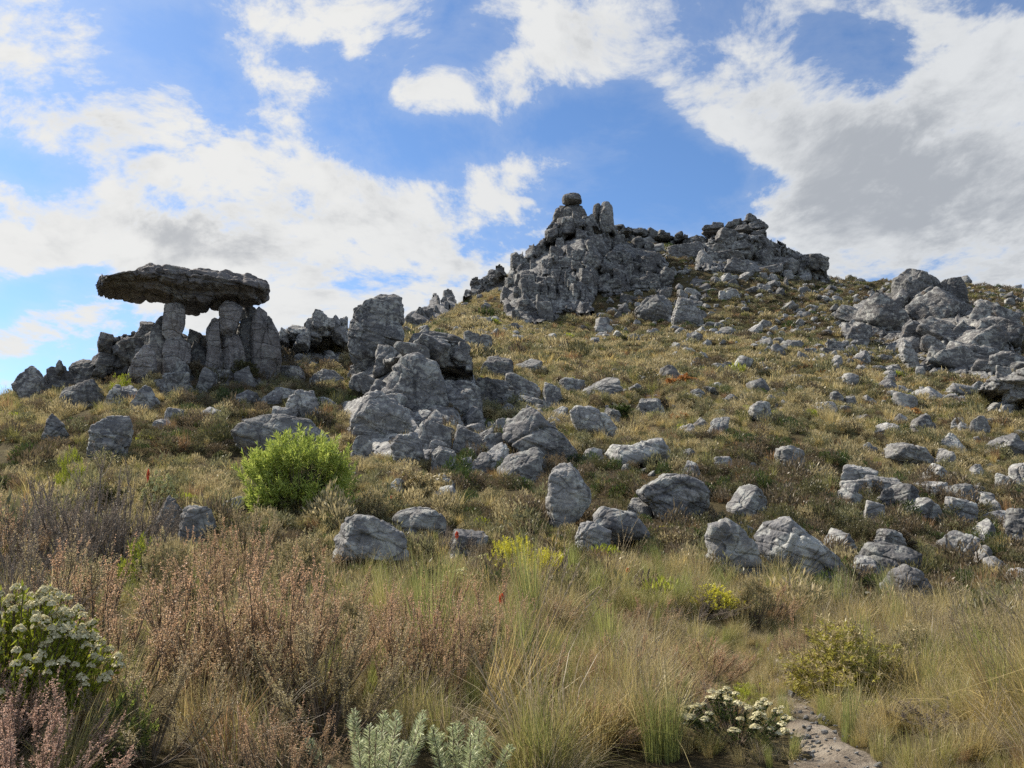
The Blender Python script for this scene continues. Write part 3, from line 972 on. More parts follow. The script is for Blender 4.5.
# plainer boulders: (x0, x1, y0, y1, style, material, label)
BOX = [
    (85, 120, 514, 525, 's', 'p', 'thin flat slab lying under the dark heath mound'),
    (155, 180, 502, 534, 'u', 'p', 'upright pale stone beside a low one in the brown heath'),
    (178, 216, 511, 547, 'r', 'p', 'low knobbly pale stone beside the upright one in the heath'),
    (222, 248, 500, 513, 'r', 'p', 'flat stone in dry grass just beside the green bush'),
    (193, 214, 575, 592, 'r', 'p', 'half buried smooth stone in the middle of the brown heath'),
    (164, 183, 411, 425, 'b', 'p', 'pale stone in front of the mushroom rock, bigger of two'),
    (151, 171, 421, 431, 'r', 'p', 'low buff stone in front of the mushroom rock, smaller of two'),
    (196, 221, 409, 421, 's', 'p', 'flat stone among shrubs straight below the caprock'),
    (270, 296, 409, 426, 'b', 'r', 'squarish stone beside the two-headed boulder'),
    (348, 366, 423, 440, 'r', 'p', 'small stone at the edge of the sunlit leaning slab'),
    (350, 372, 440, 460, 'b', 'p', 'pale stone between the green bush and the rounded block'),
    (429, 457, 450, 477, 'b', 'p', 'pale stone leaning beside the rounded block of the outcrop'),
    (434, 454, 477, 493, 'r', 'p', 'upper of two pale stones in a line below the outcrop'),
    (433, 460, 489, 504, 's', 'p', 'lower of two pale stones in a line below the outcrop'),
    (383, 413, 482, 499, 'r', 'p', 'smooth buff stone in the heath behind the pale boulder'),
    (445, 486, 534, 557, 'l', 'd', 'low dark boulder behind the creamy flower bush'),
    (478, 512, 446, 470, 's', 'p', 'pale sloping stone, upper one of a pair below the swirling boulder'),
    (500, 545, 452, 484, 's', 'p', 'pale sloping slab, lower one of a pair below the swirling boulder'),
    (487, 509, 436, 453, 'b', 'r', 'squarish stone wedged next to the swirling dark boulder'),
    (494, 512, 421, 438, 'r', 'p', 'pale round stone tucked behind the swirling dark boulder'),
    (629, 653, 502, 517, 'r', 'p', 'small buff stone beside the big smooth rounded boulder'),
    (583, 604, 451, 465, 'r', 'r', 'small grey stone next to the rugged pale boulder'),
    (681, 700, 464, 482, 'r', 'r', 'egg-shaped grey stone above the big smooth rounded boulder'),
    (724, 766, 489, 516, 's', 'p', 'mottled pale boulder in the middle of the lower slope'),
    (601, 621, 410, 425, 'b', 'r', 'square stone at the upper end of the sloping pale slab'),
    (637, 665, 400, 418, 'b', 'p', 'pale angular boulder in sunny grass beside orange shrubs'),
    (690, 710, 420, 431, 'r', 'r', 'rounded stone, upper of two touching on the sunny grass'),
    (678, 697, 427, 438, 'r', 'r', 'rounded stone, lower of two touching on the sunny grass'),
    (709, 729, 421, 438, 'u', 'p', 'pale pointed stone next to two rounded touching ones'),
    (582, 621, 378, 396, 's', 'p', 'long pale slab on the grass above the sloping slab'),
    (556, 584, 380, 396, 'b', 'r', 'grey block touching the long pale slab on the grass'),
    (543, 565, 385, 409, 'b', 'r', 'upright grey block above the swirling dark boulder'),
    (505, 540, 376, 398, 'b', 'r', 'wide grey block beside the jointed column'),
    (514, 541, 359, 373, 's', 'p', 'pale flat stone higher up the grass from the jointed column'),
    (476, 515, 356, 379, 'l', 'd', 'dark undercut boulder just past the jointed column'),
    (464, 491, 333, 354, 'b', 'r', 'blocky upright rock on the grass behind the capstone'),
    (474, 506, 382, 404, 'b', 'r', 'grey block filling the foot of the dark undercut boulder'),
    (350, 396, 362, 382, 'b', 'r', 'jointed ledge under the tall square-topped block'),
    (396, 434, 412, 436, 's', 'r', 'sloping block between the leaning slab and the jointed column'),
    (420, 450, 424, 452, 'b', 'r', 'square block below the jointed column'),
    (452, 482, 428, 452, 'b', 'r', 'rough stone at the base of the jointed column'),
    (310, 345, 372, 388, 'r', 'r', 'rounded boulder on the brow in front of the dark crest crag'),
    (277, 304, 368, 382, 'r', 'r', 'rounded stone on the brow next to the fluted pillar'),
    (160, 192, 374, 398, 'b', 'r', 'rough boulder lying at the foot of the mushroom pillars'),
    (102, 140, 386, 408, 'b', 'r', 'cracked grey boulder in front of the leaning block'),
    (60, 105, 384, 408, 'r', 'r', 'low rounded boulder under the knobbly skyline rocks'),
    (132, 160, 390, 412, 'u', 'r', 'steep wedge stone beside the cracked grey boulder'),
    (826, 858, 534, 563, 's', 'r', 'grey stone tucked behind the long sloping boulder'),
    (849, 885, 561, 584, 'b', 'r', 'squared block supporting the layered boulder'),
    (875, 908, 534, 554, 'l', 'r', 'flat layered stone behind the layered gully boulder'),
    (833, 873, 483, 498, 'l', 'p', 'pale layered ledge on the shady slope, upper of two'),
    (835, 862, 495, 508, 'l', 'p', 'pale layered ledge on the shady slope, lower of two'),
    (863, 886, 505, 528, 'b', 'r', 'grey block below the two pale ledges'),
    (875, 895, 493, 513, 'b', 'r', 'squared stone beside the two pale ledges'),
    (933, 955, 452, 472, 's', 'r', 'grey stone propped against the overhanging layered boulder'),
    (938, 967, 436, 453, 'r', 'p', 'pale rounded boulder beyond the overhanging layered boulder'),
    (971, 990, 420, 438, 'u', 'p', 'pale upright stone on the grass under the outcrop at the edge'),
    (910, 936, 417, 437, 'r', 'd', 'dark round stone on the sunny grass near the upright one'),
    (869, 899, 424, 437, 's', 'p', 'flat pinkish stone sunk in the sunny grass'),
    (956, 971, 424, 434, 'r', 'p', 'small pinkish stone near the pale upright stone'),
    (984, 1030, 437, 457, 's', 'r', 'wide flat slab in heath by the edge of the view'),
    (861, 877, 445, 459, 'r', 'p', 'small round stone beside the overhanging layered boulder'),
    (872, 899, 380, 392, 'r', 'd', 'bluish dark stone at the foot of the big crag'),
    (903, 946, 388, 403, 's', 'p', 'long flat pale slab at the foot of the big crag'),
    (944, 975, 385, 396, 'r', 'p', 'buff low stone beside the long flat slab below the crag'),
    (831, 845, 394, 406, 'r', 'r', 'round grey stone, one of two side by side under the crag'),
    (844, 857, 398, 409, 'b', 'r', 'square grey stone, one of two side by side under the crag'),
    (861, 879, 397, 408, 'r', 'p', 'pale stone next to two side by side under the crag'),
    (802, 836, 403, 414, 's', 'p', 'long pinkish flat stone in the sunny grass'),
    (845, 871, 416, 424, 's', 'r', 'thin flat slab in the sunny grass'),
    (922, 945, 503, 520, 'b', 'p', 'first block of the ledge like a broken wall'),
    (943, 977, 501, 521, 'l', 'p', 'long middle block of the ledge like a broken wall'),
    (976, 1002, 498, 517, 'l', 'p', 'end block of the ledge like a broken wall'),
    (968, 989, 488, 501, 'b', 'p', 'loose block on top of the broken wall ledge'),
    (995, 1012, 477, 496, 'b', 'p', 'square block above the end of the broken wall ledge'),
    (1010, 1044, 467, 494, 'r', 'p', 'rounded pale boulder above the broken wall ledge at the edge'),
    (966, 996, 523, 543, 's', 'r', 'sloping stone under the broken wall ledge'),
    (972, 992, 549, 564, 's', 'p', 'tilted pale stone low in the gully'),
    (984, 1014, 562, 578, 'r', 'p', 'smooth pale stone low in the gully'),
    (1008, 1042, 573, 588, 'r', 'p', 'smooth grey stone at the gully bottom by the edge'),
    (1003, 1046, 516, 549, 'b', 'r', 'big jointed block in the shade by the edge'),
    (932, 950, 542, 552, 's', 'p', 'small flat stone in dark heath of the gully'),
    (969, 984, 467, 480, 'b', 'r', 'small block above the loose wall block'),
    (733, 746, 521, 532, 'r', 'p', 'small pale stone, upper of two beside the tilted slab'),
    (742, 755, 529, 541, 'b', 'p', 'small pale stone, lower of two beside the tilted slab'),
    (828, 858, 598, 614, 'r', 'r', 'grey stone showing above the golden grass by the trail'),
    (16, 50, 370, 394, 'r', 'd', 'dark rounded rock at the low end of the skyline'),
    (44, 78, 368, 394, 'r', 'd', 'dark rock with a knob leaning on the skyline'),
    (56, 64, 361, 369, 'r', 'd', 'small dark knob perched on the skyline rocks'),
    (68, 103, 362, 394, 'r', 'd', 'larger dark rounded rock of the low skyline group'),
    (760, 800, 258, 272, 's', 'p', 'pale flat boulder below the square summit crag'),
    (669, 702, 243, 259, 'b', 'd', 'dark overhanging block on the summit ridge'),
    (698, 712, 250, 268, 'r', 'p', 'pale block beside the dark overhanging block on the ridge'),
]
for x0, x1, y0, y1, stl, mt, lb in BOX:
    hi = y1 < 395 and x1 < 110
    place_rock('boulder' if (x1 - x0) > 24 else 'stone', lb, 'boulder' if (x1 - x0) > 24 else 'stone', x0, x1, y0, y1, stl, mt, rho=58 if hi else None, grow=1.25 if hi else None)

# summit: a balanced rock and twin pillars
RS = 162.0
SUM = [
    ('balanced_rock', 'flat oval boulder balanced on top of the summit knob', 'boulder', [(561, 198), (566, 194), (576, 193), (585, 197), (586, 201), (578, 204), (566, 204), (561, 202)], 'r', 'd', RS),
    ('boulder', 'dark bushy knob of rock under the balanced summit boulder', 'rock', [(552, 224), (553, 212), (560, 204), (574, 203), (582, 208), (587, 216), (585, 226), (570, 230), (554, 229)], 'r', 'd', RS + 1),
    ('boulder', 'smooth pale boulder set in the front of the summit knob', 'boulder', [(559, 226), (560, 218), (568, 215), (577, 217), (582, 222), (580, 230), (566, 231)], 'r', 'p', RS - 2),
    ('rock_pillar', 'thinner dark twin of two pillars on the summit', 'rock pillar', [(592, 221), (593, 205), (597, 201), (601, 204), (601, 224), (594, 225)], 'u', 'd', RS + 1),
    ('rock_pillar', 'thicker taller twin of two pillars on the summit', 'rock pillar', [(600, 226), (600, 204), (603, 199), (609, 198), (613, 204), (614, 224), (611, 230), (602, 230)], 'u', 'r', RS),
    ('boulder', 'low rubble knob between the summit knob and twin pillars', 'rock', [(582, 228), (586, 217), (592, 214), (597, 220), (599, 230), (586, 232)], 'b', 'r', RS),
]
for nm, lb, cat, ol, stl, mt, rr_ in SUM:
    a = np.array(ol)
    place_rock(nm, lb, cat, a[:, 0].min(), a[:, 0].max(), a[:, 1].min(), a[:, 1].max(), stl, mt, ol, rr_, .8, embed=.2 if nm != 'balanced_rock' else 0.0, push=0)


# ------------------------------------------------------------------ crags: jointed bedrock, many blocks weathered into one surface
def inside(poly, x, y):
    poly = np.asarray(poly, float)
    r = False
    j = len(poly) - 1
    for i in range(len(poly)):
        if (poly[i][1] > y) != (poly[j][1] > y) and x < (poly[j][0] - poly[i][0]) * (y - poly[i][1]) / (poly[j][1] - poly[i][1]) + poly[i][0]:
            r = not r
        j = i
    return r


def poly_sd(poly, X, Y):
    """signed distance to a closed outline, inside positive"""
    a = np.asarray(poly, float)
    b = np.roll(a, -1, 0)
    best = np.full(X.shape, 9e9)
    ins = np.zeros(X.shape, bool)
    for p, q in zip(a, b):
        ex, ey = q - p
        t_ = np.clip(((X - p[0]) * ex + (Y - p[1]) * ey) / (ex * ex + ey * ey + 1e-9), 0, 1)
        best = np.minimum(best, np.hypot(X - p[0] - ex * t_, Y - p[1] - ey * t_))
        c = ((p[1] > Y) != (q[1] > Y)) & (X < (q[0] - p[0]) * (Y - p[1]) / (q[1] - p[1] + 1e-12) + p[0])
        ins ^= c
    return np.where(ins, best, -best)


def cells(u, v, seed):
    """joint blocks: nearest and second nearest cell, cell id numbers and offset from its middle"""
    iu, iv = np.floor(u), np.floor(v)
    f1, f2 = np.full(u.shape, 9.), np.full(u.shape, 9.)
    bu, bv = np.zeros(u.shape), np.zeros(u.shape)
    du, dv = np.zeros(u.shape), np.zeros(u.shape)
    for a in (-1, 0, 1):
        for b in (-1, 0, 1):
            cu, cv = (iu + a).astype(np.int64), (iv + b).astype(np.int64)
            ju = _hash(cu & 0xffffffff, cv & 0xffffffff, 0 * cu, seed) * .42
            jv = _hash(cu & 0xffffffff, cv & 0xffffffff, 0 * cu + 1, seed) * .42
            x, y = u - (cu + .5 + ju), v - (cv + .5 + jv)
            d = np.maximum(np.abs(x), np.abs(y)) * .6 + np.hypot(x, y) * .4
            nw = d < f1
            f2 = np.where(nw, f1, np.minimum(f2, d))
            f1 = np.where(nw, d, f1)
            bu, bv = np.where(nw, cu, bu), np.where(nw, cv, bv)
            du, dv = np.where(nw, x, du), np.where(nw, y, dv)
    i, j = bu.astype(np.int64) & 0xffffffff, bv.astype(np.int64) & 0xffffffff
    rnd = [_hash(i, j, 0 * i + 5 + q, seed) for q in range(4)]
    return f1, f2, du, dv, rnd


def crag(name, label, poly, cw, ch, seed, mat='c', rho=150, bulge=3.0, lean=0.0, step=.8, relief=.6, hollows=(), jag=3.0, proud=.95, voxel=.2, thick=6.0, tall=1.0, steep=.55, blk='b', wob=1.0):
    """bedrock face broken into blocks by joints, standing out of the hillside"""
    a = np.asarray(poly, float)
    pad = 8
    xs = np.arange(a[:, 0].min() - pad, a[:, 0].max() + pad, step)
    ys = np.arange(a[:, 1].min() - pad, a[:, 1].max() + pad + 14, step)
    X, Y = np.meshgrid(xs, ys, indexing='ij')
    # how far away the hillside is behind it
    cs_ = 4.0
    cx, cy = np.arange(xs[0], xs[-1] + cs_, cs_), np.arange(ys[0], ys[-1] + cs_, cs_)
    G = np.full((len(cx), len(cy)), np.nan)
    for i_, p in enumerate(cx):
        for j_, q in enumerate(cy):
            P = cast(p, q)
            if P is not None:
                G[i_, j_] = math.hypot(P[0], P[1])
    G[G > rho * 1.35] = np.nan
    ok = np.isfinite(G)
    CX, CY = np.meshgrid(cx, cy, indexing='ij')
    A = np.stack([np.ones(ok.sum()), CX[ok] - cx.mean(), CY[ok] - cy.mean()], 1)
    if ok.sum() > 8:
        co_, *_ = np.linalg.lstsq(A, G[ok], rcond=None)
    else:
        co_ = np.array([rho, 0, 0])
    fit = co_[0] + co_[1] * (CX - cx.mean()) + co_[2] * (CY - cy.mean())
    G = np.where(ok, np.minimum(G, fit + 4), np.clip(fit, rho * .8, rho * 1.1))
    fx, fy = np.clip((X - cx[0]) / cs_, 0, len(cx) - 1.001), np.clip((Y - cy[0]) / cs_, 0, len(cy) - 1.001)
    i_, j_ = fx.astype(int), fy.astype(int)
    fx, fy = fx - i_, fy - j_
    RB = G[i_, j_] * (1 - fx) * (1 - fy) + G[i_ + 1, j_] * fx * (1 - fy) + G[i_, j_ + 1] * (1 - fx) * fy + G[i_ + 1, j_ + 1] * fx * fy
    k = float(np.median(RB)) / F
    u, v = X * k, Y * k
    cl, sl = math.cos(lean), math.sin(lean)
    w1 = fbm(p3(u.ravel() * .5, v.ravel() * .5, seed), 3, seed).reshape(u.shape)
    w2 = fbm(p3(u.ravel() * .5, v.ravel() * .5, seed + 9.), 3, seed + 1).reshape(u.shape)
    ur, vr = u * cl - v * sl + w1 * cw * .22, u * sl + v * cl + w2 * cw * .30
    F1, F2, du, dv, rn = cells(ur / cw, vr / ch, seed)
    f1, f2, eu, ev, rm = cells(ur / (cw * .43) + 7, vr / (ch * .36) + 3, seed + 50)
    jit = jag * rn[3] * .8 + jag * .35 * rm[3]
    sd0 = poly_sd(poly, X, Y) + jit
    # the rock runs on down below the turf
    sd = np.maximum.reduce([sd0] + [poly_sd(a + [0, g_], X, Y) + jit for g_ in (4, 8, 12, 16)])
    sc = cw * relief
    disp = sc * (.42 * rn[0] + .55 * rn[1] * du + .45 * (rn[2] - .5) * dv)
    disp -= sc * .62 * np.exp(-np.maximum(F2 - F1, 0) / .085)
    disp += sc * (.16 * rm[0] + .24 * rm[1] * eu + .22 * (rm[2] - .4) * ev - .22 * np.exp(-np.maximum(f2 - f1, 0) / .10))
    disp += sc * .16 * fbm(p3(u.ravel() * 1.1 / cw, v.ravel() * 1.1 / cw, seed * 1.), 5, seed + 3, .58).reshape(u.shape)
    for hx, hy, hr, hd in hollows:
        disp -= hd * np.exp(-(((X - hx) / hr) ** 2 + ((Y - hy) / (hr * .7)) ** 2) ** 2)
    mask = sd > 0
    rim = np.clip(sd / 5.0, 0, 1)
    low = np.where(sd0 > 0, Y, -1).argmax(1)
    rb0 = RB[np.arange(len(xs)), low]
    okc = (sd0 > 0).any(1)
    rb0 = np.interp(xs, xs[okc], rb0[okc])
    kw = max(3, int(14 / step))
    rb0 = np.convolve(np.pad(rb0, kw, 'edge'), np.ones(2 * kw + 1) / (2 * kw + 1), 'valid')
    over = np.clip(sd0 / 5.0, 0, 1)
    RH = rb0[:, None] + steep * np.maximum(RB - rb0[:, None], 0)
    RH = np.where(sd0 > 0, np.minimum(RH, RB - .3 * bulge * over), RH) - .35 * bulge * rim - disp * np.clip(sd / 3.0, .25, 1)
    mk = mask.copy()
    full = mk[:-1, :-1] & mk[1:, :-1] & mk[1:, 1:] & mk[:-1, 1:]
    idx = np.arange(X.size).reshape(X.shape)
    fq = np.stack([idx[:-1, :-1], idx[:-1, 1:], idx[1:, 1:], idx[1:, :-1]], -1)[full]
    d0, d1, d2 = (X - W / 2) / F, CP - (H / 2 - Y) / F * SP, SP + (H / 2 - Y) / F * CP
    hd = np.hypot(d0, d1)
    V = (np.stack([d0, d1, d2], -1) * (RH / hd)[..., None]).reshape(-1, 3)
    VB = V + np.stack([d0 / hd, d1 / hd, 0 * hd], -1).reshape(-1, 3) * (np.maximum(RB, rb0[:, None]) + thick - RH).ravel()[:, None]
    # closed solid: front, back and the walls between
    e = np.concatenate([fq[:, [0, 1]], fq[:, [1, 2]], fq[:, [2, 3]], fq[:, [3, 0]]])
    key = e.min(1) * X.size + e.max(1)
    uq, inv, ct = np.unique(key, return_inverse=True, return_counts=True)
    eb = e[ct[inv.ravel()] == 1]
    n = X.size
    walls = np.stack([eb[:, 1], eb[:, 0], eb[:, 0] + n, eb[:, 1] + n], 1)
    fall = np.concatenate([fq, fq[:, ::-1] + n, walls])
    used = np.unique(fall)
    remap = np.zeros(2 * n, int)
    remap[used] = np.arange(len(used))
    VA = np.concatenate([V, VB])[used]
    base = VA.mean(0)
    base[2] = VA[:, 2].min()
    VV, FF, n0 = [VA - base], [remap[fall]], len(used)
    # blocks standing proud of the face
    rg = np.random.default_rng(seed)
    bw, bh = cw / k * .95, ch / k * .95
    tri = []
    if proud > 0:
        y_ = a[:, 1].min() + bh * .3
        row = 0
        while y_ < a[:, 1].max():
            x_ = a[:, 0].min() + (bw * .5 if row % 2 else 0)
            while x_ < a[:, 0].max():
                jx, jy = x_ + rg.normal() * bw * .2, y_ + rg.normal() * bh * .2
                x_ += bw * rg.uniform(.7, 1.1)
                if rg.random() > proud or not inside(poly, jx, jy) or any(math.hypot(jx - q_[0], (jy - q_[1]) / .7) < q_[2] * .95 for q_ in hollows):
                    continue
                i0, j0 = int((jx - xs[0]) / step), int((jy - ys[0]) / step)
                if not (0 <= i0 < len(xs) and 0 <= j0 < len(ys)) or not mask[i0, j0]:
                    continue
                w, h = bw * k * rg.uniform(.65, 1.6), bh * k * rg.uniform(.6, 1.6)
                dp = max(w, h * .5) * 1.5
                Vb, f = rock_verts(w, h, dp, int(rg.integers(1e6)), 4 if max(w, h) / k > 11 else 3, blk, embed=0)
                Vb[:, 2] -= h / 2
                an = rg.normal() * .13 * wob - lean
                ca, sa = math.cos(an), math.sin(an)
                x, z = Vb[:, 0] * ca + Vb[:, 2] * sa, -Vb[:, 0] * sa + Vb[:, 2] * ca
                yv = Vb[:, 1] + dp * rg.uniform(.0, .32)
                P = V[i0 * len(ys) + j0]
                th = -math.atan2(P[0], P[1]) + rg.normal() * .25 * wob
                c_, s_ = math.cos(th), math.sin(th)
                VV.append(np.stack([x * c_ - yv * s_, x * s_ + yv * c_, z], 1) + P - base)
                tri.append(f + n0)
                n0 += len(Vb)
            y_ += bh * .7
            row += 1
    Vr, faces = np.concatenate(VV), FF + ([np.concatenate(tri)] if tri else [])
    o = link(name, mesh(name, Vr, faces), ROCKM[mat], None, base, 0)
    tag(o, label, 'rock outcrop')
    msk = np.flatnonzero(mask.ravel())
    for i in rg.choice(msk, min(140, len(msk)), replace=False):
        TAKEN.append((V[i, 0], V[i, 1], 1.2 * k / .19))
        TAKEN.append((V[i, 0] + 1.5 * d0.ravel()[i] / hd.ravel()[i], V[i, 1] + 1.5 * d1.ravel()[i] / hd.ravel()[i], 1.2 * k / .19))
    return o


def largest(V, faces):
    """the biggest connected piece of a surface"""
    par = np.arange(len(V))
    for _ in range(3000):
        new = par.copy()
        for f in faces:
            m0 = par[f].min(1)
            for c_ in range(f.shape[1]):
                np.minimum.at(new, f[:, c_], m0)
        new = new[new[new]]
        if (new == par).all():
            break
        par = new
    ids, cnt = np.unique(par, return_counts=True)
    keep = par == ids[cnt.argmax()]
    mp_ = np.cumsum(keep) - 1
    return V[keep], [mp_[f[keep[f[:, 0]]]] for f in faces if keep[f[:, 0]].any()]


def rubble(label, group, poly, bw, bh, seed, mat, styles='bsr', fill=.8):
    """loose blocks lying together, each a rock of its own"""
    rg = np.random.default_rng(seed)
    a = np.asarray(poly, float)
    py, row = a[:, 1].min() + bh * .5, 0
    while py < a[:, 1].max() + bh * .3:
        px = a[:, 0].min() + (bw * .5 if row % 2 else 0)
        while px < a[:, 0].max():
            jx, jy = px + rg.normal() * bw * .22, py + rg.normal() * bh * .25
            px += bw * rg.uniform(.75, 1.25)
            if not inside(poly, jx, jy) or rg.random() > fill:
                continue
            w, h = bw * rg.uniform(.55, 1.5), bh * rg.uniform(.6, 1.4)
            place_rock('boulder', label, 'boulder', jx - w / 2, jx + w / 2, jy - h / 2, jy + h / 2, styles[int(rg.integers(len(styles)))], mat[int(rg.integers(len(mat)))], group=group, seed=int(rg.integers(9999)))
        py += bh * .8
        row += 1


def blockheap(name, label, poly, bw, bh, seed, mat='c', rho=150, depth=2.2, voxel=0.28, tilt=0.15, lean=0.0, style='b', fill=1.0, out=.46, amt=.5):
    rg = np.random.default_rng(seed)
    a = np.asarray(poly, float)
    VV, FF, n0 = [], [], 0
    c0 = cast(a[:, 0].mean(), a[:, 1].max() - 1)
    base = at(a[:, 0].mean(), a[:, 1].max(), rho) if c0 is None else c0
    th0 = math.atan2(base[0], base[1])
    dirs, Fc = ico(3)
    for BW, BH, OUT, DP, FI in ((bw * 2.1, bh * 1.9, out - .34, depth * .8, 1.0 if fill > .9 else 0.0), (bw, bh, out, depth, fill)):
        row = 0
        py = a[:, 1].min() + BH * .42
        while py < a[:, 1].max() + BH * .2:
            px = a[:, 0].min() + BW * .3 + (BW * .4 if row % 2 else 0)
            while px < a[:, 0].max():
                jx, jy = px + rg.normal() * BW * .16, py + rg.normal() * BH * .18
                px += BW * rg.uniform(.55, .9)
                if not inside(poly, jx, jy) or rg.random() > FI or False:
                    continue
                P = cast(jx, jy)
                if P is None or math.hypot(P[0], P[1]) > rho * 1.45:
                    P = at(jx, jy, rho)
                k = mpp(P)
                w, h = BW * k * rg.uniform(.8, 1.5), BH * k * rg.uniform(.8, 1.6)
                dp = max(w, h * .5) * DP
                V, f = rock_verts(w, h, dp, int(rg.integers(1e6)), 3, style, embed=0)
                V[:, 2] -= h / 2
                ang = rg.normal() * tilt + lean
                ca, sa = math.cos(ang), math.sin(ang)
                x, z = V[:, 0] * ca + V[:, 2] * sa, -V[:, 0] * sa + V[:, 2] * ca
                yv = V[:, 1] + dp * (.5 - OUT) + rg.normal() * w * .12
                th = -math.atan2(P[0], P[1]) + rg.normal() * .25
                ct, st = math.cos(th), math.sin(th)
                V = np.stack([x * ct - yv * st, x * st + yv * ct, z], 1) + P - base
                VV.append(V)
                FF.append(f + n0)
                n0 += len(V)
            py += BH * .62
            row += 1
    me = mesh('tmp', np.concatenate(VV), np.concatenate(FF))
    V, N, faces = remesh(me, voxel)
    s = bw * mpp(base) * 1.6
    q = V + seed
    d = .10 * fbm(q / s * 1.2, 3, seed) + .05 * fbm(q / s * 5, 2, seed + 4) + .07 * strata_noise(q, s * 1.5, seed, R(20))
    V = V + N * (d * s * amt)[:, None]
    o = link(name, mesh(name, V, faces), ROCKM[mat], None, base, 0)
    tag(o, label, 'rock outcrop')
    cs = rg.integers(0, len(V), 160)
    for i in cs:
        TAKEN.append((V[i, 0] + base[0], V[i, 1] + base[1], s * .22))
    return o



crag('rock_outcrop', 'great ribbed cliff of jointed grey rock below the summit knob', [(506, 318), (503, 296), (507, 278), (516, 262), (530, 247), (545, 233), (552, 222), (566, 218), (585, 218), (600, 222), (616, 226), (620, 246), (612, 258), (604, 272), (597, 290), (592, 310), (580, 312), (566, 300), (552, 314), (536, 322), (518, 324)], 2.1, 4.0, 1, rho=160, lean=.12, bulge=4.0, relief=.7, proud=.9, wob=.6)
crag('rock_outcrop', 'smaller blocky cliff beside the great ribbed cliff, below the ridge', [(596, 290), (598, 268), (604, 254), (620, 240), (640, 242), (656, 250), (666, 262), (672, 284), (656, 292), (632, 288), (620, 294), (604, 294)], 2.4, 3.4, 2, rho=158, bulge=3.0, tall=1.6, voxel=.17)
crag('rock_outcrop', 'broken rubble ridge running along the summit skyline', [(612, 244), (618, 226), (640, 229), (662, 233), (690, 237), (708, 236), (710, 250), (690, 248), (660, 246), (640, 242)], 2.0, 1.4, 3, rho=170, bulge=2.0)
crag('rock_outcrop', 'massive rounded cliff under the square summit crag', [(694, 270), (700, 246), (712, 236), (740, 232), (764, 234), (776, 240), (800, 252), (820, 263), (828, 272), (790, 273), (760, 271), (730, 274)], 4.6, 4.0, 4, rho=168, bulge=3.5, relief=.5)
crag('rock_outcrop', 'square flat-topped crag breaking the skyline of the summit ridge', [(705, 240), (706, 226), (714, 222), (724, 226), (742, 221), (762, 219), (765, 232), (764, 242), (730, 242)], 3.0, 1.5, 5, rho=170, mat='d', bulge=2.5, jag=2)
crag('rock_outcrop', 'huge jointed crag with a dark hollow near the edge of the view', [(842, 330), (846, 308), (862, 298), (876, 292), (892, 294), (930, 300), (960, 301), (972, 308), (986, 314), (1002, 322), (1012, 340), (1020, 362), (1016, 376), (990, 378), (960, 376), (936, 368), (920, 360), (906, 350), (892, 352), (866, 350), (850, 342)], 4.6, 4.0, 6, rho=130, lean=-.5, bulge=3.0, relief=.4, hollows=[(876, 338, 17, 3.6)])
crag('rock_outcrop', 'dark rocky spur on the grass ridge beside the great ribbed cliff', [(462, 298), (472, 281), (486, 274), (502, 264), (509, 276), (505, 292), (486, 290)], 2.0, 2.0, 7, rho=160, bulge=2.0)
crag('rock_outcrop', 'distant pair of jagged pinnacles behind the grass ridge', [(427, 316), (429, 300), (434, 293), (439, 293), (441, 303), (443, 291), (452, 289), (456, 296), (456, 308), (448, 316), (436, 322)], 1.2, 2.0, 8, 'd', 150, bulge=1.2, thick=3, jag=1.5)
crag('rock_outcrop', 'low jagged spur stepping down from the distant pinnacles', [(406, 330), (413, 314), (421, 307), (430, 304), (434, 314), (424, 328)], 1.2, 1.8, 9, 'd', 140, bulge=1.2, thick=3, jag=2)
crag('rock_outcrop', 'dark overgrown crest crag joining the mushroom rock to the tall block', [(274, 362), (276, 334), (286, 328), (300, 328), (308, 318), (322, 316), (336, 320), (346, 318), (346, 352), (330, 364), (300, 366)], 1.2, 1.1, 10, 'r', 54, bulge=.8, voxel=.1, thick=2.0, step=1, jag=3)
crag('rock_outcrop', 'dark overgrown mound of rock at the outer foot of the mushroom pillars', [(98, 378), (100, 346), (108, 336), (124, 332), (138, 334), (150, 330), (156, 350), (152, 380), (124, 386)], 1.2, 1.3, 11, 'd', 53, bulge=.8, voxel=.1, thick=2.5, step=1, jag=3)
crag('rock_outcrop', 'solid fluted rock base fused behind the mushroom pillars', [(130, 386), (134, 356), (150, 344), (166, 346), (186, 340), (204, 332), (222, 330), (240, 326), (256, 320), (272, 326), (280, 350), (280, 384), (200, 390)], 1.1, 2.0, 12, 'r', 53.2, bulge=.5, voxel=.1, thick=1.6, step=1, jag=3, tall=2.5)
crag('rock_outcrop', 'pale many-sided outcrop at the edge of the view below the huge crag', [(978, 404), (980, 388), (992, 378), (1010, 374), (1040, 366), (1070, 372), (1070, 412), (1030, 414), (1000, 412)], 1.7, 1.3, 13, 'p', 62, relief=.3, bulge=.9, voxel=.11, thick=2, step=1, jag=3)
crag('rock_outcrop', 'jointed bedrock core of the stack around the large fractured face', [(350, 372), (372, 362), (396, 356), (412, 344), (440, 342), (466, 344), (474, 372), (486, 410), (482, 432), (440, 440), (400, 440), (376, 420), (356, 396)], 1.5, 1.7, 18, 'r', 45, bulge=.7, thick=2.2, step=1, jag=3, lean=-.38, relief=.5, proud=.8)
crag('rock_outcrop', 'low bedrock around the sunlit leaning slab', [(340, 404), (366, 394), (400, 400), (424, 432), (436, 460), (400, 466), (360, 446)], 1.2, 1.2, 19, 'p', 40, bulge=.5, thick=1.8, step=1, jag=3, lean=-.38, relief=.4, proud=.7)
